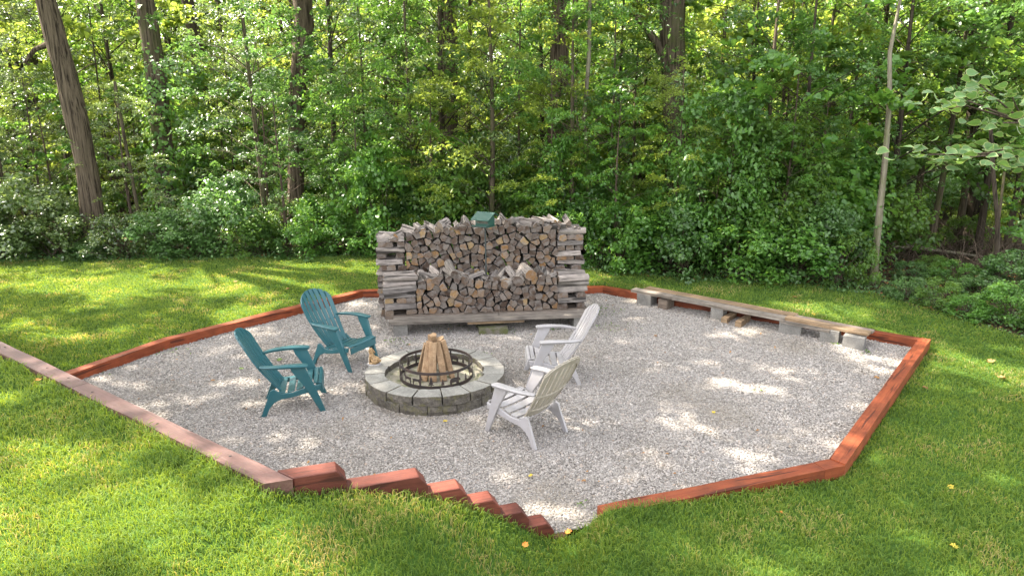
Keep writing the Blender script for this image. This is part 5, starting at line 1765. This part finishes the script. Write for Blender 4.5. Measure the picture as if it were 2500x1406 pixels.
for i, (px, off, v, s, lm, lab) in enumerate(SH):
    # find the point of the lawn edge under this picture column
    best = None
    for x in np.linspace(-16, 12, 561):
        y = float(edge_y(x)); a, b, d = PX(np.array([x, y, 0.05]))
        if d > 1 and (best is None or abs(a - px) < best[0]): best = (abs(a - px), x, y)
    _, x, y = best
    dirv = Vector((x, y)).normalized()
    x += dirv.x * off; y += dirv.y * off
    put_shrub(v, x, y, s, i * 1.7, M_LF[lm], lab, 'shrubs along the lawn edge', sz=(0.62 + 0.35 * ((i * 5) % 3) / 2) if px < 900 else (0.7 + 0.6 * ((i * 7) % 5) / 4))
r = random.Random(8)
for i in range(46):
    px = -150 + 2850 * (i + r.random()) / 46; 
    base = float(edge_y((px - 1250) / FPX * 13)); Y = base + r.uniform(2.0, 9.0)
    x = (px - 1250) / FPX * Y
    if (2150 < px < 2440 and Y < base + 8) or (px < 420 and i % 2) or (px > 2400 and Y < 12.5): continue
    put_shrub(r.choice([0, 1, 2, 3]), x, Y, r.uniform(0.8, 1.25), r.uniform(0, 6), M_LF[r.choice([0, 2, 4, 4, 1, 3]) if px < 1300 else r.choice([0, 1, 3, 0])], 'leafy bush growing under the trees behind the edge shrubs', 'bushes under the trees')

r = random.Random(18)
for i in range(60):
    Y = r.uniform(20, 42); px = -150 + 2850 * (i + r.random()) / 60
    x = (px - 1250) / FPX * Y
    put_shrub(r.choice([2, 3]), x, Y, r.uniform(1.3, 2.1), r.uniform(0, 6), M_LF[r.choice([2, 2, 3, 4])], 'sunlit yellow-green bush far back in the wood', 'sunlit bushes far back in the wood')

for i, (px, Y, v, s_) in enumerate(((2190, 17.5, 1, .9), (2240, 15.2, 1, .6), (2300, 18.5, 0, 1.0), (2350, 15.8, 1, .7), (2405, 17.2, 0, .9), (2270, 21.5, 2, 1.2), (2380, 22.0, 2, 1.2), (2200, 20.5, 2, 1.0), (2330, 20.0, 3, .7))):
    put_shrub(v, (px - 1250) / FPX * (Y * CP + 3 * SP), Y, s_, i * 1.1, M_LF[(0, 0, 1, 0, 2)[i % 5]], 'dim bush standing inside the dark gap right of the pale trunk', 'dim bushes in the dark gap')
for px, py, v, s_, sz_, lm, lab in ((2495, 800, 2, .42, .8, 3, 'broad-leaved bush spilling onto the grass at the right edge of the frame'), (2478, 735, 2, .5, .8, 1, 'broad-leaved bush just behind the one at the right edge of the frame'), (2410, 745, 1, .5, .8, 1, 'small leafy bush below the thin dark sapling'),
                                (2350, 715, 1, .5, .9, 3, 'small bright bush in front of the bare twigs'), (2290, 690, 0, .42, .7, 0, 'low deep green bush at the left of the bare twigs'), (2235, 700, 1, .42, .8, 1, 'low bush between the pale trunk and the bare twigs')):
    p = G(px, py, 0)
    put_shrub(v, p.x, p.y + .25, s_, px * .7, M_LF[lm], lab, 'shrubs along the lawn edge', sz=sz_)
# ground cover of small leaves just inside the wood
n = 26000
x = rng.uniform(-16, 11, n); off = np.abs(rng.normal(0, 1.0, n)) * rng.uniform(0.3, 2.2, n)
y = edge_y(x) + off + 0.1 * np.sin(x * 3) - 0.02
z = ground_z(x, y) + rng.uniform(0.0, 0.16, n) * np.clip(off * 2, 0.25, 1)
gap = (x > 6.3) & (rng.random(n) < 0.15)
C = np.stack([x, y, z], 1)[~gap]
m_ = len(C)
o = obj('ground_cover', leaves('ground_cover', C, rng.uniform(0.035, 0.075, m_), np.stack([rng.normal(size=m_) * .45, rng.normal(size=m_) * .45 - .2, np.ones(m_)], 1), np.clip(rng.normal(.45, .25, m_), 0, 1), 'leaf', .7, 9), M_LF[1])
tag(o, 'low leafy ground cover along the foot of the shrubs', 'ground cover', kind='stuff')
n = 9000
x = rng.uniform(-14, 11, n); y = edge_y(x) + rng.uniform(0.0, 7, n)
C = np.stack([x, y, ground_z(x, y) + 0.012], 1)
o = obj('leaf_litter', leaves('leaf_litter', C, rng.uniform(0.05, 0.10, n), np.stack([rng.normal(size=n) * .3, rng.normal(size=n) * .3, np.ones(n)], 1), np.clip(rng.normal(.4, .3, n), 0, 1), 'leaf', .6, 10), M_LDRY)
tag(o, 'brown dead leaves covering the forest floor', 'leaf litter', kind='stuff')

# dead twigs and fallen branches in the dark gap at the right and in the left shrubs
def brush(x, y, lab, seed, n=16, h=0.9, spread=0.5, m=M_TWIG):
    rr = random.Random(seed)
    T = Tubes()
    for i in range(n):
        a = rr.uniform(0, 6.28); L = rr.uniform(.5, 1.1) * h
        b = Vector((rr.uniform(-spread, spread), rr.uniform(-spread, spread) * .6, 0))
        e = b + Vector((math.cos(a) * L * .6, math.sin(a) * L * .5, L * rr.uniform(.2, 1)))
        T.add([b, b.lerp(e, .5) + Vector((0, 0, .08)), e], [.012, .008, .003], 4)
        for q_ in range(3):
            s = b.lerp(e, rr.uniform(.3, .9)); T.add([s, s + Vector((rr.uniform(-.25, .25), rr.uniform(-.2, .2), rr.uniform(-.1, .25)))], [.005, .002], 3)
    o = obj('dead_branches', T.mesh('dead_branches'), m); o.location = (x, y, gz(x, y) - .02)
    return tag(o, lab, 'dead branches')


p = G(2400, 700, 0); brush(p.x, p.y + .3, 'tangle of bare dead twigs at the right lawn edge', 1, n=30, h=1.0, spread=.35)
p = G(2270, 640, 0); brush(p.x, p.y, 'bare brushwood lying in the dark gap right of the pale trunk', 2, n=22, h=.8, spread=.9)
p = G(2330, 620, 0); brush(p.x, p.y, 'low grey brushwood at the back of the dark gap', 12, n=26, h=.9, spread=1.0)
p = G(2450, 660, 0); brush(p.x, p.y + .2, 'upright dead stems beside the thin dark sapling', 13, n=26, h=1.3, spread=.4)
p = G(2210, 660, 0); brush(p.x, p.y + .3, 'dead twigs at the foot of the pale trunk, right side', 14, n=16, h=.7, spread=.5)
p = G(490, 628, 0.1); brush(p.x, p.y + .25, 'arching bare twigs in front of the dark shrub by the ivy trunk', 3, n=14, h=.9, spread=.6)
fb = Tubes().add([(-1.0, 0, .12), (-.3, .1, .16), (.5, 0, .10), (1.2, -.1, .05)], [.05, .045, .035, .02], 7, wob=.1)
p = G(2310, 655, 0); o = obj('fallen_branch', fb.mesh('fallen_branch'), M_BARKP); o.location = (p.x, p.y + .8, gz(p.x, p.y)); o.rotation_euler = (0, 0, -.3)
tag(o, 'pale fallen branch lying in the dark gap at the right', 'branch')

# ---- near branch with broad pale-edged leaves reaching in from the right
cat_t = thing('broadleaf_tree', 'tree reaching in from the right with broad pale-edged leaves', 'tree', (9.4, 8.6, gz(9.4, 8.6) - .05))
base = Vector(cat_t.location)
obj('trunk', Tubes().add([(0, 0, 0), (-.05, 0, 2), (.05, 0, 4), (0, 0, 7)], [.16, .13, .11, .06], 10, wob=.1).mesh('trunk'), M_BARKM, cat_t)
T = Tubes()
ends = [(2390, 205), (2470, 235), (2360, 245), (2440, 300), (2330, 250), (2480, 370), (2300, 378), (2400, 362), (2350, 385), (2450, 390), (2495, 300), (2265, 378), (2530, 240), (2550, 350)]
leafC, leafN = [], []
rl = np.random.default_rng(4)
for i, (a, b) in enumerate(ends):
    Y = 8.0 + 0.25 * math.sin(i * 2.1)
    e = Vector(Wp(a, b, Y)) - base
    s = Vector((-0.05, 0, 4.2)) if b < 320 else Vector((-.05, 0, 3.4))
    knot = Vector(Wp(2500, 300 if b < 320 else 372, 8.2)) - base
    T.add([s, s.lerp(knot, .5) + Vector((0, 0, .3)), knot, e], [.045, .03, .018, .007], 5)
    for q_ in range(17):
        leafC.append(e + Vector((rl.normal() * .17, rl.normal() * .15, rl.normal() * .07))); leafN.append(Vector((rl.normal() * .5, -.35 + rl.normal() * .5, .8)))
obj('limbs', T.mesh('limbs'), M_TWIG, cat_t)


def broad_leaf():
    out = [(-.42, 0), (-.46, -.12), (-.40, -.27), (-.18, -.36), (.08, -.30), (.32, -.14), (.52, 0)]
    out = out + [(x, -y) for x, y in out[-2:0:-1]]
    n = len(out)
    V = [(x, y, .16 * abs(y) - .22 * x * x) for x, y in out] + [(x * .91, y * .89, .16 * abs(y) * .82 - .22 * x * x * .7 + .004) for x, y in out] + [(0, 0, .0)]
    F = [(i, (i + 1) % n, (i + 1) % n + n, i + n) for i in range(n)] + [(i + n, (i + 1) % n + n, 2 * n) for i in range(n)]
    me = pymesh('leaf', V, F, mi=[0] * n + [1] * n)
    me.materials.append(M_LEDGE); me.materials.append(M_LCAT)
    a = me.attributes.new('tint', 'FLOAT', 'POINT'); a.data.foreach_set('value', [0.5] * len(V))
    return me


blm = broad_leaf()
for c, nn in zip(leafC, leafN):
    o = obj('leaf', blm, None, cat_t)
    o.location = c
    sz = random.uniform(.09, .18); o.scale = (sz, sz, sz)
    q_ = nn.to_track_quat('Z', 'Y').to_euler()
    o.rotation_euler = (q_.x, q_.y, random.uniform(0, 6.28))

# a few large single leaves lying about
def fallen(px, py, z, m, label, s=0.09, shape=0, group=None, n=1):
    p = G(px, py, z); s *= 0.72
    outl = [(-.5, 0), (-.3, -.16), (-.36, -.36), (-.12, -.26), (.02, -.46), (.12, -.22), (.34, -.24), (.28, -.10), (.5, 0)]
    outl = outl + [(x, -y) for x, y in outl[-2:0:-1]]
    V = [(x * s, y * s, (.35 * abs(y) + .12 * math.sin(x * 7)) * s) for x, y in outl] + [(0, 0, 0)]
    k = len(outl)
    me = pymesh('fallen_leaf', V, [(i, (i + 1) % k, k) for i in range(k)])
    a = me.attributes.new('tint', 'FLOAT', 'POINT'); a.data.foreach_set('value', [random.uniform(.2, .9)] * len(V))
    o = obj('fallen_leaf', me, m)
    o.location = (p.x, p.y, z + .02); o.rotation_euler = (random.uniform(-.2, .2), random.uniform(-.2, .2), random.uniform(0, 6))
    return tag(o, label, 'leaf', group)


fallen(683, 882, 0, M_LGRN, 'yellow-green lobed leaf on the gravel between the two teal chairs', .13)
fallen(590, 903, 0, M_LGRN, 'small green leaf on the gravel left of the nearer teal chair', .09)
fallen(1087, 1032, 0, M_LYEL, 'yellow-green leaf on the gravel in front of the fire pit', .08)
fallen(1296, 1165, 0, M_LYEL, 'tan leaf on the gravel in front of the near white chair', .07)
fallen(1425, 1178, 0, M_LDRY, 'dark curled leaf on the gravel near the front', .07)
fallen(1742, 1010, 0, M_LYEL, 'tan leaf in the open gravel right of the chairs', .07)
fallen(1600, 823, 0, M_LDRY, 'brown leaf on the gravel before the plank row', .10)
fallen(520, 932, 0, M_LDRY, 'reddish leaf on the gravel far left of the teal chairs', .08)
fallen(2140, 925, 0, M_LDRY, 'dark brown leaf on gravel beside the right red beam', .10)
fallen(1388, 1303, .06, M_LORANGE, 'bright orange leaf beside the lowest stepped beam', .09)
fallen(1282, 1335, .22, M_LORANGE, 'orange-tan leaf in the grass below the stepped beams', .08)
fallen(95, 932, .83, M_LORANGE, 'orange leaf on the grass beside the faded beam', .08)
fallen(2328, 1338, -.01, M_LYEL, 'round yellow leaf in the grass at the lower right', .09)
fallen(1903, 1255, 0.02, M_LORANGE, 'orange leaf in the grass below the front red beam', .08)
fallen(2445, 925, -.01, M_LDRY, 'curled brown leaf on the sunny grass at the right', .16)
fallen(2420, 885, -.01, M_LDRY, 'dark curled leaf on the grass upper right', .15)
fallen(2320, 1193, -.01, M_LYEL, 'pale leaf in the middle of the right-hand grass', .09)
fallen(1940, 728, .1, M_LDRY, 'pale dry leaf on the lawn strip behind the planks', .14)
fallen(1985, 770, .1, M_LYEL, 'tan dry leaf at the near end of the lawn strip behind the planks', .12)
fallen(702, 708, .12, M_LDRY, 'pale dry leaf on the back lawn behind the teal chairs', .14)
fallen(575, 690, .12, M_LDRY, 'brown leaf in the middle of the back lawn', .12)
fallen(2258, 950, -.01, M_LDRY, 'brown leaf lying beside the outer face of the right beam', .10)

# small debris on the gravel and lawn, weeds in the stones, spike heads in the long beam
n = 170
x = rng.uniform(-4.5, 5.2, n); y = rng.uniform(4.6, 11.6, n); k_ = in_poly(x, y, pp) & (np.hypot(x - PC.x, y - PC.y) > .9)
C = np.stack([x, y, 0.022 + 0 * x], 1)[k_]; m_ = len(C)
o = obj('leaf_debris', leaves('leaf_debris', C, rng.uniform(0.018, 0.05, m_), np.stack([rng.normal(size=m_) * .3, rng.normal(size=m_) * .3, np.ones(m_)], 1), rng.random(m_), 'leaf', .5, 21), M_LDRY)
tag(o, 'tiny brown leaf scraps and twig ends scattered over the gravel', 'leaf debris', kind='stuff')
C, Nn = [], []
for px_, py_, cnt, sp_r in ((968, 834, 30, .10), (1100, 803, 26, .14), (1345, 806, 22, .10), (1240, 812, 24, .08), (2115, 862, 18, .06), (2035, 842, 16, .05), (1180, 868, 14, .05), (235, 905, 24, .12), (420, 862, 20, .12), (1470, 760, 60, .22), (1500, 800, 40, .2), (1425, 1238, 10, .04), (1860, 958, 8, .04)):
    p = G(px_, py_, 0)
    for _ in range(cnt):
        C.append((p.x + rng.normal() * sp_r, p.y + rng.normal() * sp_r * .8, rng.uniform(.012, .04))); Nn.append((rng.normal() * .6, rng.normal() * .6, 1))
C = np.array(C); m_ = len(C)
o = obj('weeds', leaves('weeds', C, rng.uniform(0.02, 0.045, m_), np.array(Nn), rng.random(m_), 'leaf', .45, 22), M_LF[0])
tag(o, 'small weeds sprouting through the gravel', 'weeds', kind='stuff')
for x_ in (-5.1, -4.3, -3.95, -3.55, -2.7, -1.95):
    o = obj('spike_head', box_me('spike_head', 0.016, 0.013, 0.003, bevel=0.001), M_IRON, wall)
    o.location = (x_ + .03, mauve_y(x_) + 0.075 + random.uniform(-.02, .02), WALL_TOP + .001)
# ------------------------------------------------------------------ gravel stones (instanced on points) and grass blades
def view_mask(P, mx=220, my=90):
    x, y, d = PX(P)
    return (d > .5) & (x > -mx) & (x < PW + mx) & (y < PH + my) & (y > -50)


n = 620000
x = rng.uniform(-5.8, 5.8, n); y = rng.uniform(3.8, 12, n)
inside = in_poly(x, y, pp)
x, y = x[inside], y[inside]
P = np.stack([x, y, z_pad(x, y)], 1)
d = np.hypot(x, y)
keep = view_mask(P) & (rng.random(len(x)) < np.clip(1.0 - (d - 6) * 0.045, 0.6, 1)) & (np.hypot(x - PC.x, y - PC.y) > PR - .03)
P = P[keep]; d = d[keep]
n = len(P)
print('stones', n)
P[:, 2] += rng.uniform(-0.002, 0.006, n)
me = bpy.data.meshes.new('gravel')
me.vertices.add(n); me.vertices.foreach_set('co', P.astype(np.float32).ravel())
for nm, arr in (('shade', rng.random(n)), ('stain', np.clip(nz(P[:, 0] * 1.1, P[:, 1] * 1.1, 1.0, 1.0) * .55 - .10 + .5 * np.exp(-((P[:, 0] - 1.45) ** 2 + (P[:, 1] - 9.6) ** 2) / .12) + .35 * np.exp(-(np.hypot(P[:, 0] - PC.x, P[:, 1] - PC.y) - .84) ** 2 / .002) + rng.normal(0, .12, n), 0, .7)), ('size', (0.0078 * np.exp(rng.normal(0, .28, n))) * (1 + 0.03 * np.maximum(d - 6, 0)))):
    a = me.attributes.new(nm, 'FLOAT', 'POINT'); a.data.foreach_set('value', arr.astype(np.float32))
a = me.attributes.new('rot', 'FLOAT_VECTOR', 'POINT'); a.data.foreach_set('vector', np.stack([rng.uniform(-.6, .6, n), rng.uniform(-.6, .6, n), rng.uniform(0, 6.28, n)], 1).astype(np.float32).ravel())
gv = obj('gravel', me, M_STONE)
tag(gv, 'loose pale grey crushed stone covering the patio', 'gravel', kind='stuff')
ng = bpy.data.node_groups.new('scatter_stones', 'GeometryNodeTree')
ng.interface.new_socket('Geometry', in_out='INPUT', socket_type='NodeSocketGeometry')
ng.interface.new_socket('Geometry', in_out='OUTPUT', socket_type='NodeSocketGeometry')
gi = ng.nodes.new('NodeGroupInput'); go = ng.nodes.new('NodeGroupOutput')
ico = ng.nodes.new('GeometryNodeMeshIcoSphere'); ico.inputs['Radius'].default_value = 1.0; ico.inputs['Subdivisions'].default_value = 1
tf = ng.nodes.new('GeometryNodeTransform'); tf.inputs['Scale'].default_value = (1.25, 0.85, 0.62)
sm_ = ng.nodes.new('GeometryNodeSetMaterial'); sm_.inputs['Material'].default_value = M_STONE
iop = ng.nodes.new('GeometryNodeInstanceOnPoints')


def named(nm, t):
    a = ng.nodes.new('GeometryNodeInputNamedAttribute'); a.data_type = t; a.inputs['Name'].default_value = nm
    return a.outputs['Attribute']


ng.links.new(ico.outputs['Mesh'], tf.inputs['Geometry'])
ng.links.new(tf.outputs[0], sm_.inputs['Geometry'])
ng.links.new(gi.outputs[0], iop.inputs['Points'])
ng.links.new(sm_.outputs[0], iop.inputs['Instance'])
ng.links.new(named('rot', 'FLOAT_VECTOR'), iop.inputs['Rotation'])
ng.links.new(named('size', 'FLOAT'), iop.inputs['Scale'])
ng.links.new(iop.outputs[0], go.inputs[0])
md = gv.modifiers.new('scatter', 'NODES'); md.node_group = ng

# grass
def grass_points():
    out = []
    # (x range, y range, base density per m2)
    for (x0, x1, y0, y1, dens) in ((-5.5, 6.5, 2.2, 6.8, 9000), (-9, -2.5, 4.0, 9.3, 3500), (-12, -1.0, 7.0, 15, 2300), (-1.0, 7.4, 10.2, 14.5, 1800), (2.8, 8.6, 3.0, 11.8, 4000)):
        n = int((x1 - x0) * (y1 - y0) * dens)
        x = rng.uniform(x0, x1, n); y = rng.uniform(y0, y1, n)
        out.append(np.stack([x, y, np.full(n, dens)], 1))
    A = np.concatenate(out)
    return A


A = grass_points()
x, y = A[:, 0], A[:, 1]
outer = np.array([(A2.x, A2.y - .05), (FAR.x, FAR.y + .17), (FAR.x, FAR.y), (MO_B.x, MO_B.y), (W0.x, W0.y), (W1.x, W1.y), (A6.x, A6.y), (A7.x, A7.y), (A1.x, A1.y), (AJ.x, AJ.y)])
edge = edge_y(x)
ok = ~in_poly(x, y, outer) & (y < edge + 0.15)
z = ground_z(x, y)
P = np.stack([x, y, z], 1)
ok &= view_mask(P, 160, 60)
P = P[ok]; A = A[ok]
d = np.sqrt(P[:, 0] ** 2 + P[:, 1] ** 2 + (CAM_H - P[:, 2]) ** 2)
target = np.clip(9000 * (3.6 / d) ** 1.5, 1200, 9000)
# overlapping boxes: accept in proportion to the wanted density
dens_sum = np.zeros(len(P))
for (x0, x1, y0, y1, dens) in ((-5.5, 6.5, 2.2, 6.8, 9000), (-9, -2.5, 4.0, 9.3, 3500), (-12, -1.0, 7.0, 15, 2300), (-1.0, 7.4, 10.2, 14.5, 1800), (2.8, 8.6, 3.0, 11.8, 4000)):
    dens_sum += ((P[:, 0] > x0) & (P[:, 0] < x1) & (P[:, 1] > y0) & (P[:, 1] < y1)) * dens
bare = sst(0.62, 0.95, nz(P[:, 0], P[:, 1], 2.2, 1.0)) * sst(4.5, 3.2, P[:, 1]) * sst(2.0, 4.0, P[:, 0])
k = (rng.random(len(P)) < target / np.maximum(dens_sum, 1)) & (rng.random(len(P)) > bare * 0.8)
P = P[k]; d = d[k]
n = len(P)
print('grass blades', n)
near_wall = np.clip(1 - (front_y(P[:, 0]) - P[:, 1]) / 0.25, 0, 1) * (P[:, 1] < front_y(P[:, 0])) * (P[:, 0] < 2.5)
hgt = (0.030 + 0.022 * rng.random(n) + 0.012 * nz(P[:, 0], P[:, 1], 4, 1) + 0.012 * np.clip(nz(P[:, 0], P[:, 1], 1.1, 1), 0, 1)) * (1 + 0.6 * near_wall) * np.where(rng.random(n) < .02, 1.5, 1.0) * np.where(d > 7, .85, 1)
az = rng.random(n) * 6.283; lean = rng.uniform(0.15, 1.0, n)
dx, dy = np.cos(az) * lean, np.sin(az) * lean
K = 3
pos = np.zeros((n, K, 3), np.float32)
pos[:, 0] = P - np.array([0, 0, .006])
pos[:, 1] = P + np.stack([dx * hgt * .35, dy * hgt * .35, hgt * .62], 1)
pos[:, 2] = P + np.stack([dx * hgt, dy * hgt, hgt * (1.0 - .25 * lean)], 1)
hc = bpy.data.hair_curves.new('grass')
hc.add_curves([K] * n)
hc.attributes['position'].data.foreach_set('vector', pos.ravel())
w = 0.0016 * np.clip(d / 4.0, 1, 4.0) * rng.uniform(.7, 1.3, n)
rad = np.stack([w, w * .8, w * .15], 1).astype(np.float32)
ra = hc.attributes.get('radius') or hc.attributes.new('radius', 'FLOAT', 'POINT')
ra.data.foreach_set('value', rad.ravel())
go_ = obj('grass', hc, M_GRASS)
tag(go_, 'short green lawn grass around the gravel patio', 'grass', kind='stuff')
bpy.context.view_layer.update()
